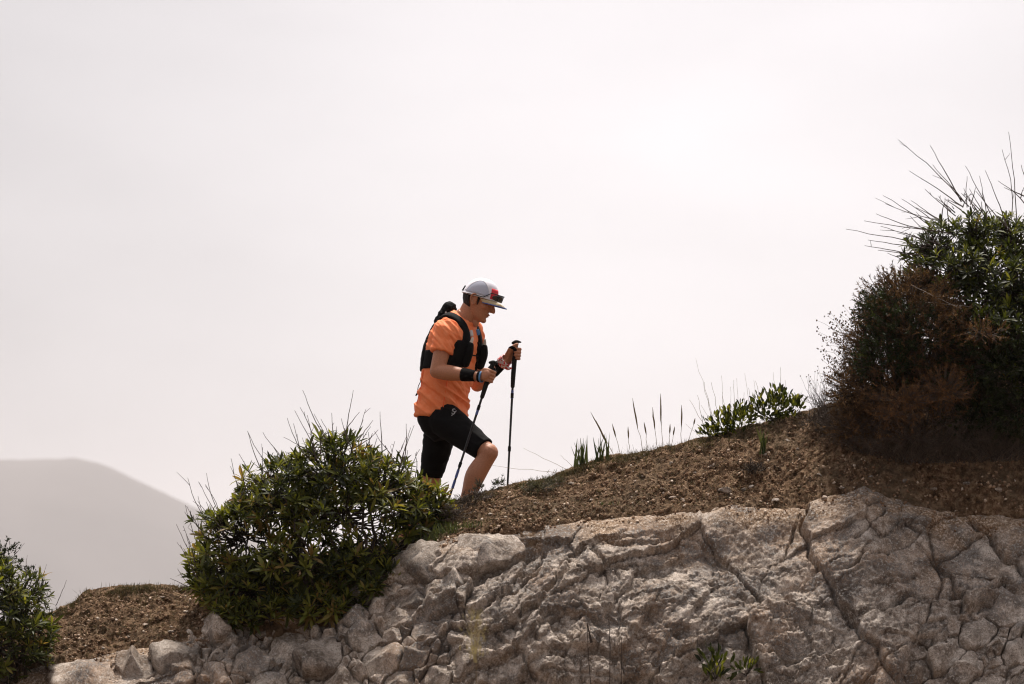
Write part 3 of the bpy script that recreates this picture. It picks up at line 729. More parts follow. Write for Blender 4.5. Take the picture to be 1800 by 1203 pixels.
def leafy_shrub(root, lobes, n, base_pts, leaf=0.085, thin=None, singles=300, per=(8, 13), shell=.4, tone=(.40, .2)):
    pts = lobe_points(lobes, n, thin, shell)
    tips = []; tw = soup_init()
    for l in lobes:
        c = P(l[0], l[1], l[4]); b = base_pts[np.argmin([np.linalg.norm(np.array(q) - c) for q in base_pts])]
        for k in range(3):
            e = c + rng.normal(size=3) * np.array([l[2] / 295, l[5], l[3] / 295]) * .35
            v, f = tube(curve(b + rng.normal(size=3) * .03, e, 8, .10), .011 * rng.uniform(.7, 1.2), .004, 6)
            mk('branch', v, f, M_bark, root)
    leaves = []
    for p, nrm, c in pts:
        d = nrm * .8 + np.array([0, 0, .75]) + rng.normal(size=3) * .25; d /= np.linalg.norm(d)
        a = c + (p - c) * rng.uniform(.05, .35) + rng.normal(size=3) * .02
        v, f = tube(curve(a, p, 5, .09, -.08), .0042, .0022, 4); soup_add(tw, v, f, .3)
        Fm = frame(d); m = rng.integers(*per); ph = rng.uniform(0, 6.28); t0 = np.clip(rng.normal(*tone), .02, .9)
        sz = leaf * rng.uniform(.6, 1.3)
        for k in range(m):
            az = ph + k * 2.4; tilt = R(18 + 62 * (k / m) ** .8 + rng.normal() * 8)
            ld = Fm[:, 1] * math.cos(tilt) + (Fm[:, 0] * math.cos(az) + Fm[:, 2] * math.sin(az)) * math.sin(tilt)
            nz = Fm[:, 1] - ld * np.dot(Fm[:, 1], ld); x = np.cross(ld, nz); x /= np.linalg.norm(x) + 1e-9; z = np.cross(x, ld)
            x, z = (x + rng.normal(size=3) * .12), z
            M3 = np.stack([x / np.linalg.norm(x), ld, z], 1)
            leaves.append((p - d * .012 * k / m * 2, M3, sz * rng.uniform(.7, 1.1) * (0.6 if k < 2 else 1), np.clip(t0 + rng.normal() * .13 + (.16 if k < 3 else 0), 0, 1)))
    # the leaves that show largest (nearest, in the frame) become parts of their own
    def key(l):
        x, y = pix(l[0]); return (l[0][1] - 0.9 * l[0][2]) + (9 if not (0 < x < 1800 and 0 < y < 1203) else 0)
    leaves.sort(key=key)
    for k, (p, M3, s_, t) in enumerate(leaves[:singles]):
        place(LEAF_ME[k % 4], 'leaf', p, M3, s_, root)
    fo = soup_init()
    for k, (p, M3, s_, t) in enumerate(leaves[singles:]):
        v, f = LEAVES[k % 4]; soup_add(fo, (v * s_) @ M3.T + p, f, t)
    tag(soup_obj(fo, 'foliage', M_leaf, root), kind='stuff')
    tag(soup_obj(tw, 'twigs', M_bark, root), kind='stuff')
    return leaves
def spray_shrub(root, lobes, n, mat, needle=.016, wid=.0035, per=16, tlen=.07, tone=(.45, .22), base=None, thin=None, shell=.55, up=.35, stem_mat=None, name='foliage'):
    """fine-leaved shrub: many little twigs set with needles"""
    fo = soup_init(); tw = soup_init()
    for p, nrm, c in lobe_points(lobes, n, thin, shell):
        d = nrm + np.array([0, 0, up]) + rng.normal(size=3) * .45; d /= np.linalg.norm(d)
        L = tlen * rng.uniform(.5, 1.3); t0 = np.clip(rng.normal(*tone), 0, 1); e = p + d * L
        v, f = tube(np.stack([p - (p - c) * .3, p, e]), .0022, .0008, 3); soup_add(tw, v, f, .2)
        q = p + d * L * rng.random((per, 1)); nd = d * .7 + rng.normal(size=(per, 3)) * .6
        v, f = blades(q, nd, needle * rng.uniform(.6, 1.3, per), np.full(per, wid), rng.uniform(-.2, .2, per), 2)
        soup_add(fo, v, f, 0); fo['t'][-1] = np.repeat(np.clip(t0 + rng.normal(size=per) * .12, 0, 1).astype(np.float32), 4)
    tag(soup_obj(fo, name, mat, root), kind='stuff'); tag(soup_obj(tw, 'twigs', stem_mat or M_grey, root), kind='stuff')

# large rounded shrub in front of the walker
b0 = [np.array(hit(x, y)[0]) for x, y in ((560, 1066), (470, 1085), (650, 1030))]
shrub = thing('leafy_shrub', b0[0], 'big rounded green shrub with bare twigs growing on the rock below the walker', 'shrub', 'green leafy shrubs')
LO = [(590,845,88,70,-.50,.30),(500,885,85,72,-.50,.32),(665,865,85,62,-.45,.28),(745,885,42,30,-.35,.16),(772,908,26,18,-.38,.1),(430,950,80,66,-.50,.30),(390,1005,58,58,-.50,.26),(600,915,110,60,-.60,.30),(700,920,60,46,-.42,.2),(520,985,120,62,-.62,.30),(620,990,80,58,-.60,.24),(440,1042,85,46,-.62,.22),(560,1048,95,34,-.66,.18),(450,1076,80,24,-.76,.14),(570,1070,100,24,-.78,.14),(650,1025,50,34,-.72,.14)]
def thin_left(p):
    x, y = pix(p)
    k = math.exp(-((x - 430) / 75) ** 2 - ((y - 955) / 38) ** 2) + math.exp(-((x - 640) / 100) ** 2 - ((y - 925) / 30) ** 2)
    return min(.92, .95 * k)
leafy_shrub(shrub, LO, 1180, b0, .078, thin_left, tone=(.56, .26))
dead_twigs(shrub, [(575,775,532,686),(607,772,621,686),(625,776,643,720),(672,800,668,724),(580,790,552,728),(560,800,518,722),(540,805,505,735),(530,815,516,745),(515,830,462,760),(520,840,480,785),(500,850,436,760),(470,850,435,758),(455,860,420,798),(440,880,422,815),(430,890,406,806),(425,900,405,820),(400,930,363,832),(395,935,349,847),(385,945,330,840),(378,955,348,872),(370,960,328,890),(360,985,326,888),(350,1000,310,922),(345,1000,322,925),(340,1010,328,940),(355,1030,317,958),(345,1040,312,1000),(590,785,583,726),(585,790,592,750),(630,790,652,750),(640,795,655,762),(710,815,714,745),(703,820,728,748),(700,830,722,752),(690,830,694,776),(655,800,648,760),(555,810,540,730),(612,780,600,736),(720,840,738,790)], -.5)

# smaller shrub at the left edge and the thin dark-leaved one behind it
bl = [np.array(hit(30, 1190)[0])]
shrub2 = thing('leafy_shrub', bl[0], 'green shrub cut by the left edge of the picture beside the bare dirt', 'shrub', 'green leafy shrubs')
leafy_shrub(shrub2, [(20,1060,66,62,-.75,.26),(-50,1050,80,80,-.75,.3),(50,1110,46,44,-.80,.22),(0,1140,75,50,-.86,.26),(62,1150,30,26,-.86,.14),(-60,1150,70,60,-.86,.25)], 460, bl, .066, tone=(.45, .25))
dead_twigs(shrub2, [(70,1040,82,992),(72,1045,78,1012),(98,1065,117,1020),(47,1010,48,976)], -.75, .0022)
h = P(10, 1060, -.5)
shrub3 = thing('thin_shrub', (h[0], h[1], drop(h[0], h[1])), 'sparse dark small-leaved sprigs sticking up behind the left edge shrub', 'shrub')
spray_shrub(shrub3, [(8,995,34,36,-.5,.1),(52,1012,14,12,-.5,.06),(20,975,12,22,-.5,.05)], 90, M_fine, .018, .009, 10, .05, (.25, .2), shell=.9)
dead_twigs(shrub3, [(10,1080,28,962),(20,1070,58,1005),(0,1070,8,975)], -.5, .003, .02, M_bark)

# the high tangle on the right: leafy shrub on top, dry heath, dark fine-leaved shrub, rusty sprigs, grey brush
br = [np.array([1.9, -.1, 0]), np.array([2.7, -.05, 0])]
for q in br: q[2] = drop(q[0], q[1])
top_shrub = thing('leafy_shrub', br[1], 'tall dark green shrub with long bare twigs topping the right hand tangle', 'shrub', 'green leafy shrubs')
leafy_shrub(top_shrub, [(1650,445,60,52,-.15,.24),(1715,420,46,50,-.12,.2),(1775,430,62,50,-.1,.25),(1850,440,80,60,-.1,.3),(1700,490,95,62,-.28,.28),(1790,520,105,75,-.36,.28),(1870,560,100,90,-.35,.3),(1640,490,58,40,-.25,.24),(1740,590,90,50,-.62,.14),(1830,640,80,60,-.62,.16)], 1250, br, .062, None, 300, (8, 13), .6, (.24, .2))
dead_twigs(top_shrub, [(1700,360,1579,246),(1690,355,1635,256),(1748,390,1697,292),(1770,400,1732,300),(1787,395,1773,232),(1640,440,1487,403),(1630,450,1520,432),(1660,420,1552,344),(1650,410,1540,376),(1640,425,1548,398),(1655,400,1585,350),(1665,395,1610,365),(1680,380,1626,333),(1672,372,1650,345),(1690,370,1660,350),(1700,365,1700,310),(1720,375,1690,340),(1735,385,1722,310),(1800,345,1765,330),(1810,360,1795,290),(1650,430,1600,380),(1620,470,1560,445),(1668,390,1665,355),(1706,360,1715,330)], -.15, .0036)
dead_twigs(top_shrub, [(1600,500,1690,543),(1605,530,1708,540)], -.62, .003, .03, plain('pale_twig', (.26, .22, .19), .8))

bb = P(1590, 780, -.45)
heath = thing('dry_heath', (bb[0], bb[1], drop(bb[0], bb[1])), 'brown dry heath bush bulging from the left of the right hand tangle', 'shrub')
spray_shrub(heath, [(1600,545,80,62,-.42,.26),(1555,615,62,58,-.42,.24),(1570,690,80,60,-.48,.28),(1515,690,52,55,-.35,.2),(1660,600,75,60,-.5,.22),(1640,680,70,60,-.5,.25),(1530,750,60,32,-.45,.2),(1630,590,60,60,-.3,.2),(1650,630,60,60,-.35,.2),(1640,600,50,50,-.6,.12),(1625,585,70,60,-.62,.14)], 5200, M_brown, .022, .0048, 16, .07, (.38, .22), shell=.7)
dk = P(1750, 800, -.5)
dark = thing('fine_leaved_shrub', (dk[0], dk[1], drop(dk[0], dk[1])), 'very dark green small-leaved bush at the right edge under the leafy shrub', 'shrub')
spray_shrub(dark, [(1760,640,100,70,-.55,.28),(1840,680,110,95,-.5,.3),(1720,710,75,55,-.5,.25),(1800,730,90,48,-.52,.25),(1690,640,60,60,-.45,.22),(1550,560,40,40,-.5,.18),(1600,600,70,60,-.66,.10),(1545,640,40,40,-.62,.1),(1570,640,50,40,-.66,.08)], 3500, M_fine, .019, .009, 13, .06, (.35, .25), shell=.7)
for i, (lo, lab) in enumerate((([(1590,705,60,26,-.80,.10),(1570,730,40,18,-.82,.08)], 'rust coloured dry sprig low on the left flank of the tangle'),
                               ([(1660,690,46,40,-.80,.10)], 'rust coloured dry sprig in the middle of the tangle'),
                               ([(1735,588,40,20,-.80,.08)], 'rust brown dry sprig high near the right edge of the tangle'))):
    c = P(lo[0][0], lo[0][1] + 90, -.3); rt = thing('dry_sprig', (c[0], c[1], drop(c[0], c[1])), lab, 'dry plant', 'rusty sprigs in the tangle')
    spray_shrub(rt, lo, 230 if i < 2 else 90, M_rust, .014, .0032, 16, .05, (.45, .25), shell=1.0)
    q = P(lo[0][0], lo[0][1], lo[0][4]); v, f = tube(curve((c[0], c[1], drop(c[0], c[1])), q, 7, .08), .005, .002, 5); mk('stem', v, f, M_bark, rt)
gb = P(1580, 790, -.6)
brush = thing('grey_brush', (gb[0], gb[1], drop(gb[0], gb[1])), 'tangled grey dead brush along the foot of the right hand tangle', 'dead brush')
fo = soup_init()
for i in range(2600):
    px = rng.uniform(1440, 1800); base = np.interp(px, [1440, 1500, 1600, 1800], [742, 795, 818, 812]); h = hit(px, base - rng.uniform(0, 30))
    if h is None: continue
    p = np.array(h[0]); d = np.array([rng.normal() * .8, -.15 + rng.normal() * .4, .55 + abs(rng.normal()) * .4]); L = rng.uniform(.05, .22)
    v, f = tube(curve(p, p + d / np.linalg.norm(d) * L, 5, .22), .0018, .0006, 3); soup_add(fo, v, f, np.clip(rng.normal(.45, .25), 0, 1))
tag(soup_obj(fo, 'twigs', M_grey, brush), kind='stuff')
spray_shrub(brush, [(1500,755,60,26,-.5,.15),(1600,770,90,38,-.68,.16),(1690,775,70,36,-.66,.15),(1650,745,50,35,-.70,.12)], 420, M_grey, .014, .0022, 10, .06, (.4, .25), shell=.9)
# wispy plant with seed heads
wp = P(1500, 700, -.2)
wisp = thing('seed_head_plant', (wp[0], wp[1], drop(wp[0], wp[1])), 'airy plant with dotted seed heads fringing the left of the tangle', 'plant')
fo = soup_init(); hd = soup_init()
for i in range(170):
    x0, y0 = rng.uniform(1490, 1545), rng.uniform(600, 715); a = P(x0, y0, -.3 + rng.normal() * .1)
    x1, y1 = x0 - rng.uniform(15, 62) , y0 - rng.uniform(10, 70); b = P(x1, y1, -.3 + rng.normal() * .12)
    v, f = tube(curve(a, b, 5, .08, .06), .0014, .0005, 3); soup_add(fo, v, f, rng.uniform(.2, .7))
    for k in range(rng.integers(1, 5)):
        q = b + rng.normal(size=3) * .014 if k else b
        soup_add(hd, ICO_V * rng.uniform(.003, .0055) * np.array([1, 1, 1.3]) + q, ICO_F, rng.uniform(.1, .6))
for i in range(26):
    x0, y0 = rng.uniform(1425, 1470), rng.uniform(700, 722); a = P(x0, y0, -.05); b = P(x0 - rng.uniform(-8, 25), y0 - rng.uniform(25, 70), -.05)
    v, f = tube(curve(a, b, 5, .08), .0011, .0005, 3); soup_add(fo, v, f, .4)
    soup_add(hd, ICO_V * .004 + b, ICO_F, .3)
tag(soup_obj(fo, 'stems', M_grey, wisp), kind='stuff'); tag(soup_obj(hd, 'seed_heads', M_brown, wisp), kind='stuff')

# ------------------------------------------------------------------ plants along the crest
def crest_pt(px, back=0.0):
    p = P(px, crest(px), back); return np.array([p[0], back, drop(p[0], back)])
def clump(name, label, px, back, n, L, w, mat, cat='plant', group=None, spread=.03, tilt=.25, py=None, lean=0.0, bend=.15):
    base = crest_pt(px, back) if py is None else np.array(hit(px, py)[0])
    root = thing(name, base, label, cat, group)
    for i in range(n):
        d = np.array([rng.normal() * tilt + lean, rng.normal() * tilt, 1]); l = L * rng.uniform(.6, 1.1)
        v, f = blade(base + np.array([rng.normal() * spread, rng.normal() * spread * .6, -.01]), d, l, w * rng.uniform(.8, 1.2), rng.uniform(-bend, bend), 6)
        S = soup_init(); soup_add(S, v, f, rng.random()); soup_obj(S, 'blade', mat, root)
    return root
clump('iris_clump', 'upright grey green bladed clump on the crest, nearest the walker', 1022, .0, 20, .18, .015, M_grass, group='bladed clumps on the crest', spread=.022, tilt=.16)
clump('iris_clump', 'upright bladed clump on the crest just right of its twin', 1058, .0, 18, .17, .013, M_grass, group='bladed clumps on the crest', spread=.025, tilt=.2)
clump('iris_clump', 'narrow green bladed tuft hanging on the dirt below the crest plants', 1342, -.2, 14, .17, .012, M_grass, group='bladed clumps on the crest', spread=.010, tilt=.13, py=796)
def stalk(px, x1, y1, head, label, back=.02, y0=None, group='wild grass stalks on the crest', r=.0016):
    base = crest_pt(px, back) if y0 is None else np.array(hit(px, y0)[0]); tip = P(x1, y1, base[1] + .02)
    root = thing('grass_stalk', base, label, 'grass', group)
    p = curve(base - np.array([0, 0, .01]), tip, 8, .03); v, f = tube(p, r, r * .5, 4); mk('stem', v, f, M_straw, root)
    if head:
        k = int(8 * (1 - head)); q = curve(p[k], tip, 6, .02); rr = [.0012, .0042, .0052, .0046, .003, .0008]; V = []
        tg = np.gradient(q, axis=0)
        for i in range(6):
            Fm = frame(tg[i]); V += [q[i] + rr[i] * (Fm[:, 0] * math.cos(a) + Fm[:, 2] * math.sin(a)) for a in np.linspace(0, 6.283, 6, endpoint=False)]
        F = [(i * 6 + j, i * 6 + (j + 1) % 6, (i + 1) * 6 + (j + 1) % 6, (i + 1) * 6 + j) for i in range(5) for j in range(6)]
        mk('seed_head', V, F, M_husk, root)
    return root
for args in [(1130,1112,700,.6,'tallest wheat-like stalk, standing mid crest'), (1165,1161,692,.6,'straight wheat-like stalk mid crest, right of the tallest'), (1156,1147,716,.55,'short wheat-like stalk between two taller ones mid crest'),
             (1080,1038,724,.7,'wheat-like stalk arching left over the bladed clumps'), (1074,1048,740,.6,'lower stalk arching left beside the bladed clumps'), (1106,1104,750,.5,'low stalk with thin seed head right of the bladed clumps'),
             (1198,1198,712,.6,'straight stalk with slim seed head left of the leafy crest plants'), (1176,1178,745,.4,'low slim stalk under the straight wheat-like stalks'), (1180,1186,750,.4,'low slim stalk leaning right mid crest'),
             (1092,1076,745,.4,'short slim stalk leaning left, just right of the bladed clumps'), (1140,1132,742,.4,'short stalk at the foot of the tallest wheat-like stalk'), (1210,1222,735,.3,'low stalk leaning right just left of the leafy crest plants')]:
    stalk(*args)
ORD = 'first second third fourth fifth sixth seventh eighth ninth tenth eleventh twelfth thirteenth fourteenth fifteenth sixteenth seventeenth eighteenth nineteenth twentieth last'.split()
for i, (a, b, c) in enumerate(sorted([(1262,1223,630),(1258,1238,672),(1270,1250,672),(1275,1268,660),(1242,1226,695),(1250,1212,703),(1285,1284,680),(1290,1290,668),(1300,1295,665),(1320,1309,656),(1330,1325,668),(1325,1316,682),(1345,1328,670),(1362,1360,655),(1372,1372,646),(1380,1380,668),(1278,1270,690),(1310,1308,690),(1235,1205,745),(1260,1245,700),(1266,1232,712)], key=lambda q: q[1])):
    stalk(a, b, c, 0, 'thin bare dry stem among the crest plants, %s from the left' % ORD[i], .03, None, 'bare stems among the crest plants', .0015 if i % 2 else .0011)
for i, (x0, x1, y1, lab) in enumerate([(985, 862, 818, 'long dry blade arching left low over the crest by the far pole'), (1000, 920, 788, 'long dry blade arching left above the lower one near the far pole'), (1010, 985, 800, 'thin straw standing at the crest left of the bladed clumps')]):
    stalk(x0, x1, y1, 0, lab, .03, None, 'dry blades on the crest', .0012)
# broad-leaved plants on the crest
bro = [leaf_shape(.25, .1, .17), leaf_shape(.2, .3, .19)]; BRO_ME = []
for v, f in bro:
    me = mesh_data('leaf', v, f); me.materials.append(M_leaf_o); BRO_ME.append(me)
def broad(label, lobes, n, leaf, px, back, group='broad-leaved plants on the crest', py=None, upw=.7):
    base = crest_pt(px, back) if py is None else np.array(hit(px, py)[0]); root = thing('broad_leaved_plant', base, label, 'plant', group); k = 0
    for p, nrm, c in lobe_points(lobes, n, None, .9):
        d = nrm * .7 + np.array([0, 0, upw]) + rng.normal(size=3) * .3
        place(BRO_ME[k % 2], 'leaf', p, frame(d, rng.uniform(0, 6.28)), leaf * rng.uniform(.7, 1.2), root); k += 1
    for l in lobes:
        for q in range(3):
            v, f = tube(curve(base, P(l[0], l[1], l[4]) + rng.normal(size=3) * .04, 6, .08), .004, .002, 4); mk('stem', v, f, M_bark, root)
broad('low broad-leaved green plant on the crest, the left of two', [(1275,748,36,22,.02,.09),(1300,738,28,28,.02,.09),(1250,762,20,10,.02,.06),(1310,758,18,14,.0,.06),(1280,764,40,9,-.01,.05)], 420, .042, 1290, .02)
broad('taller broad-leaved green plant on the crest, the right of two', [(1362,712,42,28,.02,.10),(1345,730,26,24,.0,.08),(1395,715,20,14,.03,.06),(1330,720,10,20,.0,.05),(1368,736,44,9,-.01,.05)], 440, .042, 1362, .02)
broad('small dark green plant rooted low in the rock near the bottom edge', [(1258,1166,24,22,rockY(1258,1166)-.03,.06),(1262,1190,20,16,rockY(1258,1190)-.03,.05)], 70, .055, 1258, 0, 'small plants in the rock', 1195, 1.0)
broad('tiny green plant in the rock, right of the bigger one at the bottom', [(1312,1176,18,12,rockY(1312,1176)-.03,.05)], 34, .045, 1312, 0, 'small plants in the rock', 1188, .8)
broad('bright green sprig at the right foot of the big shrub', [(683,1010,20,16,-.80,.05)], 30, .06, 683, 0, 'sprigs at the foot of the big shrub', 1028, .6)
broad('green sprig at the left foot of the big shrub', [(425,1085,22,12,-.82,.05)], 26, .055, 425, 0, 'sprigs at the foot of the big shrub', 1098, .5)
# small cushions and tufts on the dirt
def cushion(label, lobes, n, mat, px, py, tone=(.5, .25), needle=.016, wid=.004, group='low cushion plants on the dirt', name='cushion_plant'):
    b = hit(px, py); root = thing(name, b[0], label, 'plant', group)
    spray_shrub(root, lobes, n, mat, needle, wid, 10, .028, tone, shell=1.0, up=.8)
def at_y(px, py): return hit(px, py)[0].y
cushion('silvery cushion plant on the crest right of the far pole', [(945,858,26,14,at_y(945,872)+.0,.06),(972,850,18,10,at_y(972,862),.05)], 150, M_silver, 945, 872)
cushion('dark dry cushion plant at the crest under the walker', [(822,885,30,16,at_y(822,895),.07),(800,905,22,16,at_y(800,915),.06),(845,875,22,8,at_y(845,880),.05)], 190, M_grey, 822, 900)
cushion('pale silvery sprig on the crest in front of the bent knee', [(843,857,9,9,.0,.02)], 26, M_silver, 843, 868, (.7, .2))
cushion('small dark upright sprig on the crest left of the far pole', [(876,852,11,9,.0,.03)], 26, M_fine, 876, 862, (.5, .2), .02, .004)
cushion('dark brown tuft in a hollow of the dirt bank', [(1326,826,16,9,at_y(1326,832)-.01,.04)], 70, M_grey, 1326, 832, (.05, .08))
cushion('grey dry cushion at the top of the dirt below the tangle', [(1430,740,30,16,at_y(1430,752),.06),(1465,750,30,24,at_y(1465,760),.08)], 150, M_grey, 1430, 752, (.4, .25))
clump('grass_tuft', 'green grass tuft between the big shrub and the cushion plant', 790, -.3, 110, .085, .0045, M_grass, 'grass', 'grass tufts on the dirt', .06, .5, 935)
clump('grass_tuft', 'low grass tuft spilling down from the crest beside the big shrub', 765, -.3, 110, .08, .0045, M_grass, 'grass', 'grass tufts on the dirt', .05, .5, 950)
clump('grass_tuft', 'grass tuft beside the right foot of the big shrub', 835, -.3, 70, .06, .004, M_grass, 'grass', 'grass tufts on the dirt', .05, .5, 925)
clump('grass_tuft', 'small grass tuft on the dirt above the pale rock', 1065, -.3, 26, .04, .003, M_grass, 'grass', 'grass tufts on the dirt', .03, .5, 885)
clump('grass_tuft', 'wispy dry grass tuft on the crest below the wheat-like stalks', 1150, .0, 46, .06, .0022, M_cover, 'grass', 'grass tufts on the dirt', .12, .35)
clump('grass_tuft', 'small grass tuft on the dirt crest left of the bladed clumps', 1000, .0, 40, .03, .003, M_cover, 'grass', 'grass tufts on the dirt', .06, .5)
clump('grass_tuft', 'dry brown grass tuft on the crest of the bare dirt at left', 240, .0, 90, .045, .003, M_cover, 'grass', 'grass tufts on the dirt', .09, .45)
clump('grass_tuft', 'dry brown grass fringe on the left shoulder of the bare dirt', 170, .0, 60, .04, .003, M_cover, 'grass', 'grass tufts on the dirt', .06, .45)
for a in [(1052,1032,1095,.35,'dark dry grass stem leaning left before the rock face'), (1082,1070,1088,0,'thin straight dry stem before the rock face'), (1096,1092,1120,0,'short thin dry stem before the rock face')]:
    bx, bz = P(a[0], 1203, -2.35)[0], 0
    root = thing('grass_stalk', (bx, -2.4, -1.62), a[4], 'grass', 'dry stems before the rock face')
    tip = P(a[1], a[2], -2.35); p = curve(np.array([bx, -2.4, -1.62]), tip, 10, .02); v, f = tube(p, .0046, .0018, 5); mk('stem', v, f, M_bark, root)
    if a[3]:
        q = P(1040, 1130, -2.35); v, f = tube(np.stack([q, (q + tip) / 2, tip]), .0085, .0015, 5); mk('seed_head', v, f, M_bark, root)
# tall pale grass plume close to the camera, out of focus
pl = P(835, 1203, -5.5); root = thing('grass_plume', (pl[0], -5.5, -1.62), 'pale feathery grass plume out of focus low in front of the rock', 'grass')
tip = P(838, 1075, -5.5); v, f = tube(curve((pl[0], -5.5, -1.62), tip, 10, .012), .003, .001, 4); mk('stem', v, f, M_straw, root)
S = soup_init()
for i in range(220):
    t = rng.random(); q = P(836 + rng.normal() * 9, 1075 + 85 * t, -5.5 + rng.normal() * .02)
    v, f = blade(q, (rng.normal() * .5, rng.normal() * .4, 1), rng.uniform(.015, .04), .0022, .2, 3); soup_add(S, v, f, rng.random())
for k in range(5):
    q = P(836 + rng.uniform(-3, 3), 1165, -5.5); v, f = blade(q, (rng.uniform(-.7, .4), 0, 1), rng.uniform(.12, .2), .005, .2, 5); soup_add(S, v, f, 1)
M_plume = tinted('plume', [(0, (.26, .21, .12)), (1, (.42, .36, .24))], .8, .4)
tag(soup_obj(S, 'plume', M_plume, root), kind='stuff')
# ------------------------------------------------------------------ the walker
YM = 0.55
def MP(px, py, dy=0.0): return P(px, py, YM + dy)
HEAD_ = R(25)
hx = np.array([math.cos(HEAD_), -math.sin(HEAD_), 0]); lx = np.array([math.sin(HEAD_), math.cos(HEAD_), 0]); ux = np.array([0, 0, 1.0])
def unit(v): v = np.asarray(v, float); return v / np.linalg.norm(v)
def rings_mesh(rings, cap=True):
    """closed skin over a list of equal rings"""
    n = len(rings[0]); V = np.concatenate(rings); F = []
    for k in range(len(rings) - 1):
        for i in range(n):
            j = (i + 1) % n; F.append((k * n + i, k * n + j, (k + 1) * n + j, (k + 1) * n + i))
    if cap:
        F.append(tuple(range(n))[::-1]); F.append(tuple((len(rings) - 1) * n + i for i in range(n)))
    return V, F
def limb(pts, rad, n=20, sub=5, round_ends=True, flat=None):
    """tapered tube through joints with rounded ends; flat = (axis, factor) squashes it along a direction"""
    pts = np.array(pts, float); rad = np.array(rad, float); m = len(pts)
    t = np.arange(m); tt = np.linspace(0, m - 1, (m - 1) * sub + 1)
    def cr(A):
        out = []
        for x in tt:
            i = min(int(x), m - 2); f = x - i
            p0, p1, p2, p3 = A[max(i - 1, 0)], A[i], A[i + 1], A[min(i + 2, m - 1)]
            out.append(0.5 * (2 * p1 + (p2 - p0) * f + (2 * p0 - 5 * p1 + 4 * p2 - p3) * f * f + (3 * p1 - p0 - 3 * p2 + p3) * f ** 3))
        return np.array(out)
    C = cr(pts); Rr = cr(rad[:, None])[:, 0]; tg = np.gradient(C, axis=0); tg /= np.linalg.norm(tg, axis=1)[:, None]
    if round_ends:
        a = np.linspace(0.15, 1.35, 4)
        C = np.concatenate([[C[0] - tg[0] * Rr[0] * math.cos(x) for x in a], C, [C[-1] + tg[-1] * Rr[-1] * math.cos(x) for x in a[::-1]]])
        R0 = [Rr[0] * math.sin(x) for x in a]; R1 = [Rr[-1] * math.sin(x) for x in a[::-1]]
        tg = np.concatenate([[tg[0]] * 4, tg, [tg[-1]] * 4]); Rr = np.concatenate([R0, Rr, R1])
    ref = np.array([0.13, 1, 0.21]) if abs(unit(pts[-1] - pts[0])[1]) < .8 else np.array([1, .1, .2])
    rings = []; ang = np.linspace(0, 2 * np.pi, n, endpoint=False)
    for c, r, d in zip(C, Rr, tg):
        x = unit(np.cross(d, ref)); z = np.cross(x, d)
        ring = r * (np.cos(ang)[:, None] * x + np.sin(ang)[:, None] * z)
        if flat is not None:
            ax = unit(flat[0]); ring = ring - np.outer(ring @ ax, ax) * (1 - flat[1])
        rings.append(c + ring)
    return rings_mesh(rings)
def ellipsoid(c, r, axes=None, n=18, m=11):
    axes = np.eye(3) if axes is None else axes; rings = []
    for a in np.linspace(.06, np.pi - .06, m):
        rings.append(np.array([np.asarray(c) + axes @ (np.array([math.sin(a) * math.cos(b), math.sin(a) * math.sin(b), math.cos(a)]) * r) for b in np.linspace(0, 2 * np.pi, n, endpoint=False)]))
    return rings_mesh(rings)
def fuse(name, parts, voxel, smooth=4, mat=None, parent=None, wrinkle=None):
    """weld closed pieces into one continuous skin"""
    V = []; F = []; n = 0
    for v, f in parts:
        V.append(np.asarray(v)); F += [tuple(i + n for i in q) for q in f]; n += len(v)
    me = mesh_data(name + '_src', np.concatenate(V), F)
    o = bpy.data.objects.new('tmp', me); col.objects.link(o)
    md = o.modifiers.new('r', 'REMESH'); md.mode = 'VOXEL'; md.voxel_size = voxel
    if smooth:
        ms = o.modifiers.new('s', 'SMOOTH'); ms.factor = 0.5; ms.iterations = smooth
    dg = bpy.context.evaluated_depsgraph_get(); out = bpy.data.meshes.new_from_object(o.evaluated_get(dg))
    bpy.data.objects.remove(o); out.name = name
    if wrinkle is not None:
        nv = len(out.vertices); co = np.empty(nv * 3, np.float32); out.vertices.foreach_get('co', co); co = co.reshape(-1, 3).astype(float)
        no = np.array([v.normal[:] for v in out.vertices]); co += no * wrinkle(co)[:, None]; out.vertices.foreach_set('co', co.astype(np.float32).ravel()); out.update()
    out.polygons.foreach_set('use_smooth', np.ones(len(out.polygons), bool))
    out.materials.clear()
    return link(name, out, mat, parent)
def bvh_of(parts):
    V = []; F = []; n = 0
    for v, f in parts:
        V += [tuple(p) for p in np.asarray(v).tolist()]; F += [tuple(i + n for i in q) for q in f]; n += len(v)
    return BVHTree.FromPolygons(V, F)

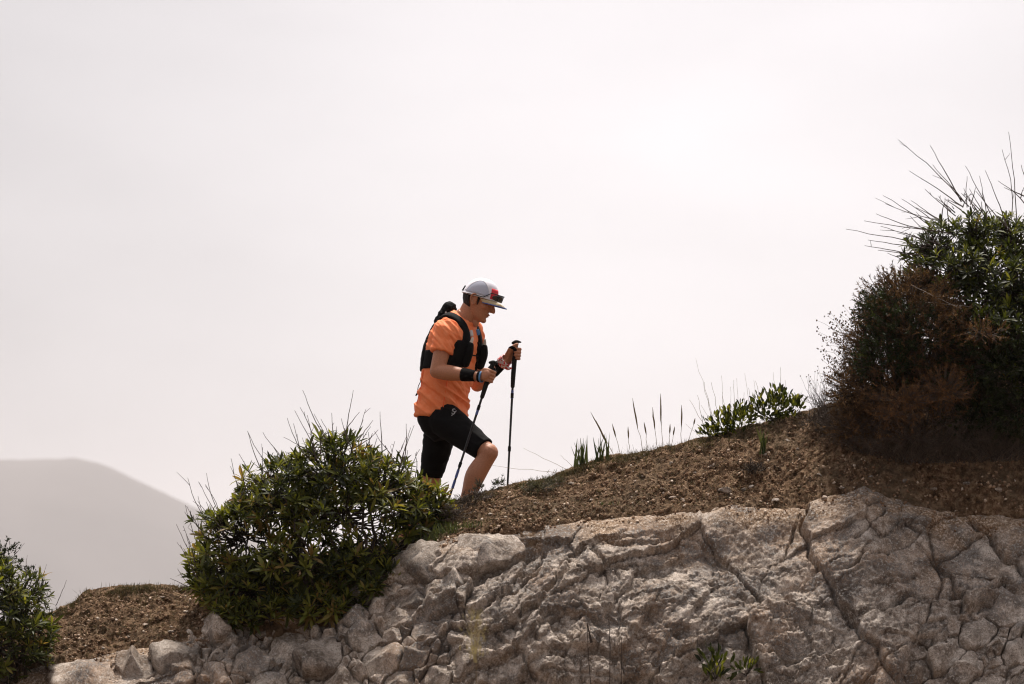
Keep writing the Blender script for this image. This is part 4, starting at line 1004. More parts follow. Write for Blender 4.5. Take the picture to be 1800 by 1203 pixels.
M_skin = plain('skin', (0.44, 0.19, 0.105), 0.5, bump=0.25, bscale=120, var=0.3, spec=0.4)
M_skin.node_tree.nodes['Principled BSDF'].inputs['Subsurface Weight'].default_value = 0.08
M_skin.node_tree.nodes['Principled BSDF'].inputs['Subsurface Radius'].default_value = (0.01, 0.004, 0.002)
M_black = plain('black_fabric', (0.0045, 0.004, 0.0045), 0.8, bump=0.3, bscale=90, var=0.3, spec=0.12)
M_vest = plain('black_mesh_fabric', (0.005, 0.005, 0.0055), 0.8, bump=0.6, bscale=120, var=0.5, spec=0.15)
M_hair = plain('hair', (0.014, 0.010, 0.008), 0.6, bump=0.8, bscale=220, var=0.4)
def shirt_material():
    m, t, b = new_mat('orange_shirt')
    g = t.nodes.new('ShaderNodeNewGeometry').outputs['Position']
    n = tex(t, 'Noise', 26, 4, .6, g).outputs['Fac']; w = tex(t, 'Noise', 240, 2, .5, g).outputs['Fac']
    c = ramp(t, n, [(.35, (.93, .235, .085)), (.52, (.95, .27, .108)), (.7, (.97, .32, .145))])
    t.links.new(c, b.inputs['Base Color']); b.inputs['Roughness'].default_value = .7; b.inputs['Specular IOR Level'].default_value = .25
    bump(t, b, w, .002, .5); return m
M_shirt = shirt_material()

root = thing('person', MP(770, 955, 0), 'walker in orange shirt, black shorts and white cap climbing with two poles', 'person')

# --- torso centres lie in the plane of the walking direction
def on_heading(px, py):
    p = MP(px, py); k = (p[0] - MP(797, 620)[0]) / hx[0]; q = MP(px, py, hx[1] * k); return q
TOR = [  # px, py, half depth, half width
 (786,772,.060,.105),(782,755,.105,.150),(778,738,.125,.168),(777,716,.122,.168),(781,690,.108,.150),(787,655,.112,.155),(794,622,.120,.170),(801,594,.112,.186),(806,578,.090,.178),(811,566,.070,.120),(816,558,.058,.068),(820,552,.054,.058)]
def torso(grow=0.0, lo=0, hi=None, n=36, bell=None):
    rows = TOR[lo:hi]; C = [on_heading(r[0], r[1]) for r in rows]; rings = []
    for i, (c, r) in enumerate(zip(C, rows)):
        d = unit(C[min(i + 1, len(C) - 1)] - C[max(i - 1, 0)]); f = unit(hx - d * np.dot(hx, d))
        a = np.linspace(0, 2 * np.pi, n, endpoint=False); e = 2 / 2.35
        ca, sa = np.sign(np.cos(a)) * np.abs(np.cos(a)) ** e, np.sign(np.sin(a)) * np.abs(np.sin(a)) ** e
        g = grow + (bell[i] if bell else 0)
        rings.append(c + np.outer(ca * (r[2] + g), f) + np.outer(sa * (r[3] + g), -lx))
    # finer along the body
    out = []
    for i in range(len(rings) - 1):
        p0, p1, p2, p3 = rings[max(i - 1, 0)], rings[i], rings[i + 1], rings[min(i + 2, len(rings) - 1)]
        for k in range(4):
            t = k / 4; out.append(0.5 * (2 * p1 + (p2 - p0) * t + (2 * p0 - 5 * p1 + 4 * p2 - p3) * t * t + (3 * p1 - p0 - 3 * p2 + p3) * t ** 3))
    out.append(rings[-1]); return rings_mesh(out)
SHR = MP(786, 583, -.155); SHL = MP(829, 583, .165)
ELR = MP(768, 653, -.215); WRR = MP(841, 662, -.330)
ELL = MP(839, 677, .255); WRL = MP(884, 638, .115)
HPR = MP(782, 738, -.085); KNR = MP(858, 796, -.27); ANR = MP(803, 917, -.26)
HPL = MP(777, 742, .085); KNL = MP(756, 848, .17); ANL = MP(702, 966, .30)
mix = lambda a, b, t: np.asarray(a) * (1 - t) + np.asarray(b) * t
# --- head
HC = MP(842, 528, -.045); hy, hp = R(10), R(22)
f0 = np.array([math.cos(hy), -math.sin(hy), 0]); hl = np.array([math.sin(hy), math.cos(hy), 0])
hf = f0 * math.cos(hp) - ux * math.sin(hp); hu = ux * math.cos(hp) + f0 * math.sin(hp)
def HL(x, y, z): return HC + hf * x + hl * y + hu * z            # y > 0 is his left
HAX = np.stack([hf, hl, hu], 1)
HROW = [(-.121,.060,.020,.018),(-.117,.074,.004,.031),(-.104,.083,-.012,.043),(-.088,.081,-.030,.052),(-.068,.083,-.058,.058),(-.048,.083,-.074,.063),(-.024,.084,-.088,.069),(-.004,.080,-.095,.073),(.018,.089,-.100,.075),(.050,.093,-.102,.077),(.080,.080,-.092,.070),(.105,.052,-.062,.050),(.118,.015,-.022,.020)]
def head_rings(rows, grow=0.0, n=32, a0=0, a1=2 * math.pi, closed=True):
    rr = []
    for z, xf, xb, w in rows:
        c = (xf + xb) / 2; r = (xf - xb) / 2 + grow; a = np.linspace(a0, a1, n, endpoint=not closed); e = 2 / 2.25
        rr.append(np.array([HL(c + r * np.sign(math.cos(q)) * abs(math.cos(q)) ** e, -(w + grow) * np.sign(math.sin(q)) * abs(math.sin(q)) ** e, z) for q in a]))
    return rr
head = [rings_mesh(head_rings(HROW)),
        limb([HL(.080, 0, .018), HL(.094, 0, -.004), HL(.106, 0, -.024), HL(.110, 0, -.036)], [.008, .009, .0105, .0105], 12, 3),
        limb([HL(.074, 0, .020), HL(.080, 0, 0), HL(.086, 0, -.030)], [.012, .012, .014], 12, 3), ellipsoid(HL(.092, .010, -.040), (.012, .008, .007), HAX), ellipsoid(HL(.092, -.010, -.040), (.012, .008, .007), HAX),
        limb([HL(.074, -.045, .016), HL(.089, -.02, .022), HL(.089, .02, .022), HL(.074, .045, .016)], [.010, .011, .011, .010], 10, 3),
        ellipsoid(HL(.082, 0, -.062), (.012, .024, .007), HAX), ellipsoid(HL(.079, 0, -.074), (.012, .021, .007), HAX),
        ellipsoid(HL(.070, 0, -.104), (.019, .026, .017), HAX),
        ellipsoid(HL(.050, -.045, -.022), (.026, .022, .022), HAX), ellipsoid(HL(.050, .045, -.022), (.026, .022, .022), HAX)]
for s_ in (-1, 1):                                                # ears: rim, bowl, lobe
    e = lambda x, z, o=.0: HL(x - .012, s_ * (.074 + o), z - .006)
    head.append(limb([e(.010, -.022, .004), e(.013, .004, .006), e(.008, .024, .011), e(-.008, .032, .016), e(-.021, .022, .017), e(-.021, .000, .014), e(-.012, -.018, .010), e(.002, -.030, .008)], [.0045, .0045, .005, .0055, .0055, .005, .0055, .006], 8, 3))
    head.append(ellipsoid(e(-.004, .002, .001), (.016, .007, .026), HAX))
neck = limb([on_heading(812, 570), on_heading(820, 556), mix(on_heading(826, 545), HL(-.035, 0, -.075), .5), HL(-.028, 0, -.055)], [.064, .057, .055, .058], 24, 5)
larynx = ellipsoid(mix(on_heading(838, 572), HL(.02, 0, -.12), .5), (.02, .018, .03))

# --- hands closed round the pole grips
def hand(wrist, c, axis, away, start, sweep, thumb_pts, side):
    """c: grip centre, axis: up the pole, away: from the grip to the wrist; fingers curl from start over sweep degrees"""
    ax = unit(axis); e1 = unit(np.asarray(away) - ax * np.dot(away, ax)); e2 = np.cross(ax, e1)
    if e2[1] > 0: e2 = -e2                                         # e2 faces the camera
    out = []; K = lambda deg, r, o: c + ax * o + r * (e1 * math.cos(R(deg)) + e2 * math.sin(R(deg)))
    offs = (.029, .0095, -.0105, -.029); rad = (.0095, .0098, .0094, .0082); ln = (.95, 1.0, .97, .86)
    for o, r, l in zip(offs, rad, ln):
        ang = [start, start + sweep * .3 * l, start + sweep * .62 * l, start + sweep * .85 * l, start + sweep * l]
        rr = [.031, .031, .0285, .026, .0235]
        P_ = [K(a, q, o * (1.05 if i == 0 else 1.0)) for i, (a, q) in enumerate(zip(ang, rr))]
        P_ = [mix(K(start - np.sign(sweep) * 35, .046, o * .9), P_[0], 0.1)] + P_
        out.append(limb(P_, [r * 1.02, r * 1.12, r, r * 1.04, r * .95, r * .86], 12, 4))
    kn = K(start - np.sign(sweep) * 10, .034, .0)
    out.append(limb([wrist, mix(wrist, kn, .45), mix(wrist, kn, .8), kn], [.027, .031, .036, .034], 18, 5, True, (np.cross(ax, unit(kn - wrist)), .52)))
    out.append(limb([mix(wrist, kn, .30)] + thumb_pts(K, ax), [.019, .0155, .0125, .0115, .0098], 12, 4))
    return out
GR_R0, GR_R1 = MP(866, 641, -.335), MP(853, 681, -.335)            # near pole: top and lower end of the grip
axR = unit(GR_R0 - GR_R1); cR = mix(GR_R0, GR_R1, .5)
GR_L0, GR_L1 = MP(907, 603, .10), MP(902, 662, .10)
axL = unit(GR_L0 - GR_L1); cL = MP(905.5, 622, .10)
hand_r = hand(WRR, cR, axR, WRR - cR, 62, 200, lambda K, ax: [K(-45, .034, .012), K(-95, .028, .030), K(-120, .024, .046), K(-110, .020, .060)], 'r')
hand_l = hand(WRL, cL, axL, WRL - cL, 300, -205, lambda K, ax: [K(35, .036, .018), K(60, .028, .034), K(85, .024, .046), K(120, .024, .056)], 'l')

body_parts = [torso()] + head + [neck, larynx] + hand_r + hand_l + [
    limb([mix(SHR, on_heading(801, 588), .35), SHR, mix(SHR, ELR, .45), ELR], [.062, .060, .052, .043]),
    limb([ELR, mix(ELR, WRR, .28), mix(ELR, WRR, .62), WRR], [.043, .047, .038, .0265]),
    limb([mix(SHL, on_heading(806, 588), .35), SHL, mix(SHL, ELL, .45), ELL], [.060, .058, .050, .042]),
    limb([ELL, mix(ELL, WRL, .28), mix(ELL, WRL, .62), WRL], [.042, .046, .037, .0265]),
    limb([HPR, mix(HPR, KNR, .35), mix(HPR, KNR, .75), KNR], [.092, .086, .064, .055]),
    limb([KNR + np.array([.006, -.004, .0]), mix(KNR, ANR, .12), mix(KNR, ANR, .34) + np.array([-.014, 0, .0]), mix(KNR, ANR, .65), ANR], [.055, .054, .060, .044, .034]),
    limb([HPL, mix(HPL, KNL, .35), mix(HPL, KNL, .75), KNL], [.092, .086, .064, .054]),
    limb([KNL, mix(KNL, ANL, .12), mix(KNL, ANL, .34) + np.array([-.014, 0, 0]), mix(KNL, ANL, .65), ANL], [.054, .053, .058, .043, .034]),
    ellipsoid(KNR + np.array([.020, -.012, .004]), (.034, .034, .038))]
toe = unit(hx * .9 + ux * .30)
for A in (ANR, ANL):
    body_parts.append(limb([A + np.array([0, 0, .01]), A - ux * .03 - toe * .03, A - ux * .055 - toe * .04], [.035, .036, .032], 14, 3))
    body_parts.append(limb([A - ux * .05 - toe * .03, A - ux * .045 + toe * .06, A - ux * .055 + toe * .15], [.033, .035, .026], 14, 3))
body = fuse('body', body_parts, .0034, 3, M_skin, root)

# --- clothes
def folds(co, amp, sx, sz, seed, slant=.5):
    u = (co[:, 2] + slant * co[:, 0]) * sz; w = co[:, 0] * sx + co[:, 1] * sx * .7
    r_ = fbm(w, u, 2, seed); return amp * (1 - np.abs(r_) * 1.8)
bell = [0, 0, 0, .006, .012, .012, .008, .006, .004, .002, .0, .0]
TOR.insert(3, (777, 730, .126, .170)); bell.insert(3, .004)
sh_t = torso(.011, 3, 12, bell=bell[3:12])
hem = limb([on_heading(779, 700), on_heading(777, 722)], [.10, .10])
sleeve_r = limb([mix(SHR, on_heading(801, 588), .5), SHR + np.array([0, 0, .004]), mix(SHR, ELR, .28), mix(SHR, ELR, .53)], [.066, .073, .071, .068], 24, 5, False)
sleeve_l = limb([mix(SHL, on_heading(806, 588), .5), SHL + np.array([0, 0, .004]), mix(SHL, ELL, .28), mix(SHL, ELL, .50)], [.066, .071, .069, .066], 24, 5, False)
def shirt_wr(co):
    low = sstep(on_heading(790, 650)[2], on_heading(780, 690)[2], co[:, 2])
    return np.maximum(-.0015, folds(co, .015, 2.2, 13, 3, .8) * (0.30 + .70 * low) + folds(co, .004, 6, 22, 19, 1.3) + .002 * fbm(co[:, 0] * 9, co[:, 2] * 14, 3, 5))
shirt = fuse('shirt', [sh_t, sleeve_r, sleeve_l], .0042, 3, M_shirt, root, shirt_wr)
shirt['label'] = 'bright orange short-sleeved running shirt'
torso_bvh = bvh_of([torso(.015, 2, 13, bell=bell[2:13])])
sh_p = torso(.005, 0, 6)
shorts = fuse('shorts', [sh_p, ellipsoid(HPR, (.104, .102, .103)), ellipsoid(HPL, (.104, .104, .104)),
    limb([HPR, mix(HPR, KNR, .3), mix(HPR, KNR, .6), mix(HPR, KNR, .90)], [.104, .094, .082, .069], 26, 5, False),
    limb([HPL, mix(HPL, KNL, .3), mix(HPL, KNL, .6), mix(HPL, KNL, .89)], [.104, .093, .081, .067], 26, 5, False)], .0042, 5, M_black, root,
    lambda co: np.maximum(0, folds(co, .004, 7, 16, 15, .2)))
shorts['label'] = 'black close-fitting running shorts'
def ring_band(name, a, b, ra, rb, mat, thick=.003, rough=0.0, parent=root):
    n = 26; a = np.asarray(a); b = np.asarray(b); d = unit(b - a); x = unit(np.cross(d, (0, 1, .3))); z = np.cross(x, d); rings = []
    prof = [(0, 0), (0, 1), (.15, 1.15), (.5, 1.2), (.85, 1.15), (1, 1), (1, 0)]
    for t, k in prof:
        rr = (ra + (rb - ra) * t) + thick * k
        rings.append(np.array([mix(a, b, t) + rr * (1 + rough * mnoise.noise((q * 2, t * 4, ra * 99))) * (x * math.cos(q) + z * math.sin(q)) for q in np.linspace(0, 6.2832, n, endpoint=False)]))
    V, F = rings_mesh(rings, False); return mk(name, V, F, mat, parent)
dR = unit(WRR - ELR)
ring_band('wristband', mix(ELR, WRR, .62), mix(ELR, WRR, .93), .038, .029, M_black, .003)['label'] = 'wide black wristband on the near forearm'
M_blue = plain('blue_band', (.10, .24, .46), .5)
ring_band('watch_strap', mix(WRR, cR, .08) - dR * .004, mix(WRR, cR, .08) + dR * .010, .030, .030, M_black, .004)
ring_band('wrist_strap', mix(WRR, cR, .08) + dR * .011, mix(WRR, cR, .08) + dR * .022, .031, .032, M_blue, .0035)['label'] = 'blue band at the near wrist'
ring_band('wristband', mix(ELL, WRL, .62), mix(ELL, WRL, .96), .036, .029, M_black, .004)['label'] = 'black wristband on the far forearm'
mB, tB, bB = new_mat('bandana')
gB = tB.nodes.new('ShaderNodeNewGeometry').outputs['Position']; vB = tex(tB, 'Voronoi', 75, vec=gB)
tB.links.new(mixc(tB, ramp(tB, vB.outputs['Distance'], [(.30, (0, 0, 0)), (.36, (1, 1, 1))]), (.62, .05, .05), mixc(tB, ramp(tB, tex(tB, 'Noise', 60, 2, .5, gB).outputs['Fac'], [(.48, (0, 0, 0)), (.52, (1, 1, 1))]), (.62, .05, .05), (.75, .68, .68))), bB.inputs['Base Color']); bB.inputs['Roughness'].default_value = .8
dL = unit(WRL - ELL)
ring_band('bandana', WRL - dL * .012, WRL + dL * .036, .030, .034, mB, .006, .25)['label'] = 'red and white bandana knotted round the far wrist'
for a_ in (.2, .5): pass
knot = [limb([WRL + dL * .01 - ux * .036 + hx * .01, WRL + dL * .02 - ux * .046 + hx * .02, WRL + dL * .03 - ux * .05 + hx * .035], [.009, .011, .005], 10, 3)]
mk('bandana_knot', *knot[0], mB, root)
M_shoe = plain('shoe', (.05, .05, .06), .6, var=.3, bscale=40); M_sole = plain('sole', (.06, .05, .05), .7)
M_sock = plain('sock', (.03, .03, .035), .8, bump=.4, bscale=160)
for A in (ANR, ANL):
    sv = fuse('shoe', [limb([A - ux * .048 - toe * .055, A - ux * .045 + toe * .02, A - ux * .05 + toe * .11, A - ux * .062 + toe * .175], [.036, .042, .041, .030], 18, 4), limb([A - ux * .02 - toe * .02, A - ux * .05], [.041, .042], 18, 3)], .005, 3, M_shoe, root)
    v, f = limb([A - ux * .078 - toe * .06, A - ux * .080 + toe * .05, A - ux * .082 + toe * .175], [.036, .042, .032], 18, 4, True, (ux, .3)); mk('sole', v, f, M_sole, sv)
    ring_band('sock', A - ux * .01, A + unit((KNR if A is ANR else KNL) - A) * .07, .036, .037, M_sock, .003)
# hair, brow and eyes
hr = head_rings([(-.056,.083,-.068,.0600),(-.045,.083,-.077,.064),(-.022,.084,-.090,.070),(.0,.081,-.097,.074),(.015,.085,-.100,.075),(.030,.089,-.100,.076)], .0035, 26, R(112), R(248), False)
V = np.concatenate(hr); n = 26; F = [(k * n + i, k * n + i + 1, (k + 1) * n + i + 1, (k + 1) * n + i) for k in range(5) for i in range(n - 1)]
hair = mk('hair', V, F, M_hair, root); sm = hair.modifiers.new('t', 'SOLIDIFY'); sm.thickness = .006; sm.offset = -.2
for s_ in (-1, 1):
    v, f = limb([HL(.006, s_ * .0745, .040), HL(.010, s_ * .0755, .010), HL(.013, s_ * .0745, -.012), HL(.013, s_ * .072, -.028)], [.012, .008, .0055, .003], 8, 3, True, (hl, .35)); mk('sideburn', v, f, M_hair, root)
    v, f = limb([HL(.096, s_ * .012, .020), HL(.093, s_ * .03, .026), HL(.079, s_ * .048, .020)], [.0035, .0045, .002], 8, 3); mk('eyebrow', v, f, M_hair, root)
    eye = mk('eye', *ellipsoid(HL(.060, s_ * .031, -.002), (.0125, .0125, .0125), HAX), plain('eye_white', (.30, .26, .24), .3), root)
    mk('iris', *ellipsoid(HL(.0690, s_ * .031, -.004), (.004, .0055, .0055), HAX), M_hair, eye)
M_lip = plain('lips', (.30, .115, .085), .5)
v, f = limb([HL(.080, -.023, -.0665), HL(.0925, 0, -.063), HL(.080, .023, -.0665)], [.002, .0042, .002], 8, 4); mk('lip', v, f, M_lip, root)
v, f = limb([HL(.078, -.021, -.0695), HL(.0885, 0, -.0735), HL(.078, .021, -.0695)], [.002, .0045, .002], 8, 4); mk('lip', v, f, M_lip, root)

# --- cap
M_capw = plain('cap_white', (.82, .81, .88), .75, bump=.3, bscale=150, var=.06)
M_capm = plain('cap_mesh', (.52, .54, .65), .8, bump=.8, bscale=260, var=.25)
M_capr = plain('cap_red', (.72, .045, .06), .65, var=.2, bscale=60); M_capb = plain('cap_blue', (.07, .13, .42), .6); M_capt = plain('cap_brim', (.50, .40, .25), .8, var=.15, bscale=90)
CO = np.array([-.004, 0, .028]); CRr = np.array([.106, .087, .107])
def crown_pt(az, el, g=0.0):                                       # az 0 front, + towards his right (camera side)
    zb = .0 if el > 0 else 0
    x = CO[0] + (CRr[0] + g) * math.cos(el) ** .9 * math.cos(az) if el < 1.5707 else CO[0]
    y = -(CRr[1] + g) * math.cos(el) ** .9 * math.sin(az) if el < 1.5707 else 0
    z = CO[2] + (CRr[2] + g) * math.sin(el) + .010 * math.cos(az) * math.cos(el)
    return HL(x, y, z - (.012 if el <= 0 else .012 * math.cos(el) ** 6))
def crown_patch(name, az0, az1, el0, el1, g, mat, na=24, ne=12, parent=None, thick=.0025):
    V = []; 
    for j in range(ne):
        for i in range(na):
            az = az0 + (az1 - az0) * i / (na - 1); e0 = el0(az) if callable(el0) else el0; e1 = el1(az) if callable(el1) else el1
            V.append(crown_pt(az, e0 + (e1 - e0) * j / (ne - 1), g))
    F = [(j * na + i, j * na + i + 1, (j + 1) * na + i + 1, (j + 1) * na + i) for j in range(ne - 1) for i in range(na - 1)]
    o = mk(name, V, F, mat, parent); m = o.modifiers.new('t', 'SOLIDIFY'); m.thickness = thick; m.offset = 0; return o
cap = crown_patch('cap', 0, 2 * math.pi, 0.0, 1.5707, 0, M_capw, 49, 16, root, .003); cap['label'] = 'white running cap with grey mesh sides and a red front'
arch = lambda a0, a1, lo, hi: (lambda az: lo + (hi - lo) * max(0.0, math.sin(math.pi * (az - a0) / (a1 - a0))) ** .55)
for s_ in (1, -1):
    a0, a1 = R(52), R(140)
    crown_patch('mesh_panel', s_ * a0, s_ * a1, .13, arch(a0, a1, .14, .93) if s_ > 0 else (lambda az: arch(a0, a1, .14, .93)(-az)), .0022, M_capm, 24, 10, cap)
    pts = [crown_pt(s_ * q, arch(a0, a1, .14, .93)(q), .003) for q in np.linspace(a0, a1, 22)]
    v, f = tube(np.array(pts), .0022, .0022, 6); mk('piping', v, f, plain('piping', (.78, .76, .78), .7), cap)
crown_patch('front_panel', R(-46), R(46), .02, .62, .0025, M_capr, 20, 8, cap)
pts = [crown_pt(q, .035, .003) for q in np.linspace(0, 2 * math.pi, 50)]; v, f = tube(np.array(pts), .0045, .0045, 6); mk('hem_band', v, f, plain('cap_band', (.70, .69, .73), .7), cap)
bp = [crown_pt(q, .10 + .25 * k, .006) for k, q in ((0, R(165)), (1, R(172)), (1, R(188)), (0, R(195)))]; v, f = tube(np.array(bp), .0045, .0045, 6); mk('rear_strap', v, f, M_black, cap)
def brim_pt(u, t, dz=0.0):                                         # u -1..1 across, t 0 root .. 1 rim
    az = u * R(78); b = crown_pt(az, .0)
    loc = HAX.T @ (b - HC); k = math.cos(u * 1.35) ** .8
    x = loc[0] + .074 * t * k; y = loc[1] * (1 - .06 * t); z = loc[2] - .016 * t * k - .020 * (abs(u) ** 2.2) * (.35 + t * .65) + dz + .004 * math.sin(t * 3)
    return HL(x, y, z)
nu, ntt = 25, 7
V = [brim_pt(-1 + 2 * i / (nu - 1), j / (ntt - 1)) for j in range(ntt) for i in range(nu)]
brim = mk('brim', V, [(j * nu + i, j * nu + i + 1, (j + 1) * nu + i + 1, (j + 1) * nu + i) for j in range(ntt - 1) for i in range(nu - 1)], M_capt, cap); m = brim.modifiers.new('t', 'SOLIDIFY'); m.thickness = .004; m.offset = 0
v, f = tube(np.array([brim_pt(u, 1.0) for u in np.linspace(-1, 1, 33)]), .0034, .0034, 6); mk('brim_edge', v, f, M_capb, cap)
# --- sunglasses pushed up on the cap
M_lens = plain('lens', (.02, .02, .022), .08, spec=.8); M_frame = plain('glasses_frame', (.006, .006, .007), .35)
gls = thing('sunglasses', HL(.12, 0, .05), 'dark wraparound sunglasses resting on the cap brim', 'sunglasses')
def gl_pt(az, h): return HL(.024 + (.100 + .012 * math.cos(az)) * math.cos(az), -(.089) * math.sin(az), .052 + h + .004 * math.cos(az))
for s_ in (1, -1):
    na, nh = 14, 6; V = []
    for j in range(nh):
        for i in range(na):
            q = i / (na - 1); az = s_ * (R(8) + R(48) * q); t = j / (nh - 1) * 2 - 1; hh = .019 * (1 - abs(2 * q - 1) ** 3) ** .5 * (1 - .25 * q) + .002
            V.append(gl_pt(az, t * hh - .004 - .004 * q))
    o = mk('lens', V, [(j * na + i, j * na + i + 1, (j + 1) * na + i + 1, (j + 1) * na + i) for j in range(nh - 1) for i in range(na - 1)], M_lens, gls); m = o.modifiers.new('t', 'SOLIDIFY'); m.thickness = .0025
    v, f = tube(np.array([gl_pt(s_ * R(a), .017 - .004 * a / 60) for a in np.linspace(0, 62, 14)]), .003, .003, 6); mk('frame', v, f, M_frame, gls)
    v, f = tube(np.array([gl_pt(s_ * R(62), .012)] + [crown_pt(s_ * R(a), .10 - .0006 * a, .007) for a in (70, 85, 105, 125)]), .003, .0025, 6); mk('temple_arm', v, f, M_frame, gls)

# --- running vest pack
pack = thing('running_vest', on_heading(757, 640), 'black running vest pack with front flasks worn over the orange shirt', 'backpack')
TC = [(r[1], on_heading(r[0], r[1])) for r in TOR]
def tpt(py, phi, off):
    """point on the shirt: height py, angle phi (0 front, 90 his right), off metres outside it"""
    ys = np.array([t[0] for t in TC][::-1], float); C = np.array([t[1] for t in TC][::-1]); c = np.array([np.interp(py, ys, C[:, k]) for k in range(3)])
    d = hx * math.cos(R(phi)) - lx * math.sin(R(phi))
    p, nn, i, dist = torso_bvh.ray_cast(Vector(c + d * .6), Vector(-d))
    if p is None: p, nn = Vector(c + d * .1), Vector(d)
    nn = np.array(nn); nn = nn if np.dot(nn, d) > 0 else -nn
    return np.array(p) + nn * off
def vest_patch(name, rows, thick, mat, nu=12, parent=pack, bulge=0.0):
    """rows: (py, phi_a, phi_b); skin lofted over the shirt, thick metres proud"""
    rows_ = []
    for (a, b) in zip(rows[:-1], rows[1:]):
        for k in range(4): rows_.append(tuple(a[i] + (b[i] - a[i]) * k / 4 for i in range(3)))
    rows_.append(rows[-1]); V = []; m = len(rows_)
    for lay in (0, 1):
        for j, (py, pa, pb) in enumerate(rows_):
            for i in range(nu):
                u = i / (nu - 1); w = (math.sin(math.pi * u) ** .4) * (math.sin(math.pi * (j + .5) / m) ** .3)
                ph = pa + (pb - pa) * u
                V.append(tpt(py, ph, (-.004 if lay == 0 else thick * (.35 + .65 * w) + bulge * w + .003 * mnoise.noise((ph * .08, py * .12, 3)))))
    g = lambda l, j, i: l * m * nu + j * nu + i; F = []
    for j in range(m - 1):
        for i in range(nu - 1): F += [(g(1, j, i), g(1, j, i + 1), g(1, j + 1, i + 1), g(1, j + 1, i)), (g(0, j, i), g(0, j + 1, i), g(0, j + 1, i + 1), g(0, j, i + 1))]
        F += [(g(0, j, 0), g(1, j, 0), g(1, j + 1, 0), g(0, j + 1, 0)), (g(1, j, nu - 1), g(0, j, nu - 1), g(0, j + 1, nu - 1), g(1, j + 1, nu - 1))]
    for i in range(nu - 1): F += [(g(0, 0, i + 1), g(1, 0, i + 1), g(1, 0, i), g(0, 0, i)), (g(0, m - 1, i), g(1, m - 1, i), g(1, m - 1, i + 1), g(0, m - 1, i + 1))]
    return mk(name, V, F, mat, parent)
def ribbon(name, pts, wid, thick, mat=M_vest):
    """flat strap laid over the shirt along a path"""
    pts = np.array(pts); m = len(pts); tt = np.linspace(0, m - 1, 34); C = np.stack([np.interp(tt, range(m), pts[:, k]) for k in range(3)], 1)
    for _ in range(6): C[1:-1] = (C[:-2] + 2 * C[1:-1] + C[2:]) / 4
    W = np.interp(tt, range(m), wid); N_ = []; Q = []
    for c in C:
        p, nn, i, dd = torso_bvh.find_nearest(Vector(c)); nn = np.array(nn); out = c - on_heading(798, 600); nn = nn if np.dot(nn, out) > 0 else -nn
        N_.append(nn); Q.append(np.array(p))
    N_ = np.array(N_); Q = np.array(Q)
    for _ in range(8): N_[1:-1] = (N_[:-2] + 2 * N_[1:-1] + N_[2:]) / 4
    for _ in range(4): Q[1:-1] = (Q[:-2] + 2 * Q[1:-1] + Q[2:]) / 4
    N_ /= np.linalg.norm(N_, axis=1)[:, None]; tg = np.gradient(Q, axis=0); sd = np.cross(tg, N_); sd /= np.linalg.norm(sd, axis=1)[:, None]; rings = []
    for c, nn, s1, w in zip(Q, N_, sd, W):
        prof = [(-.5, -.6), (-.5, .5), (-.42, .95), (-.2, 1.1), (.2, 1.1), (.42, .95), (.5, .5), (.5, -.6)]
        row = []
        for a, b in prof:
            q = c + s1 * w * a; p, n2, i, dd = torso_bvh.find_nearest(Vector(q)); q = mix(q, np.array(p), .8); row.append(q + nn * thick * b)
        rings.append(np.array(row))
    V, F = rings_mesh(rings); return mk(name, V, F, mat, pack)
vest_patch('back_panel', [(566,155,205),(580,150,210),(596,138,222),(612,128,232),(632,122,238),(648,125,235),(654,135,225)], .016, M_vest, 22, pack, .008)
for s_ in (1, -1):
    q = lambda a, b: (s_ * a, s_ * b)
    sp = [tpt(606, s_ * 38, 0), tpt(594, s_ * 37, 0), tpt(582, s_ * 44, 0), on_heading(806, 566) - lx * s_ * .095 + hx * .03, on_heading(801, 560) - lx * s_ * .092, on_heading(793, 566) - lx * s_ * .085 - hx * .02, tpt(578, s_ * 150, 0), tpt(590, s_ * 152, 0)]
    ribbon('strap', sp, [.075, .066, .058, .052, .050, .050, .052, .056], .012)
    vest_patch('front_pocket', [(602,*q(19,60)),(615,*q(18,70)),(630,*q(22,82)),(645,*q(30,95)),(651,*q(36,98))], .013, M_vest, 14, pack, .006)
    vest_patch('side_wing', [(618,*q(66,130)),(632,*q(76,128)),(650,*q(88,130))], .008, M_vest, 10)
    fl = mix(tpt(610, s_ * 34, .030), tpt(610, s_ * 34, .030), 0); v, f = limb([tpt(640, s_ * 36, .026), tpt(622, s_ * 35, .03), tpt(610, s_ * 34, .028)], [.026, .028, .022], 16, 4); fk = mk('flask_pocket', v, f, M_vest, pack)
    v, f = limb([tpt(609, s_ * 34, .028), tpt(603, s_ * 33, .031), tpt(599, s_ * 33, .034)], [.013, .010, .007], 10, 3); mk('flask_cap', v, f, plain('flask_cap', (.55, .52, .46), .4), fk)
M_tag = plain('white_tag', (.62, .60, .60), .6)
M_seam = plain('shirt_seam', (.95, .16, .045), .6)
for ph_ in (62, 118, -62):
    v, f = tube(np.array([tpt(y_, ph_, .006) for y_ in np.linspace(652, 724, 16)]), .0028, .0028, 5); mk('seam', v, f, M_seam, shirt)
vest_patch('race_tag', [(583,14,24),(594,12,24)], .016, M_tag, 6)
vest_patch('blue_clip', [(580,-32,-22),(590,-30,-22)], .020, plain('blue_clip', (.08, .25, .55), .4), 5)
v, f = tube(np.array([tpt(626, p_, .012) for p_ in np.linspace(-20, 20, 9)]), .004, .004, 6); mk('chest_strap', v, f, M_vest, pack)
v, f = tube(np.array([tpt(668, 118, .006), tpt(680, 134, .010), tpt(695, 150, .012)]), .0025, .0025, 5); cord = mk('cord', v, f, M_black, pack)
v, f = limb([tpt(694, 150, .012), tpt(697, 153, .018)], [.006, .004], 8, 2); mk('cord_hook', v, f, M_black, cord)
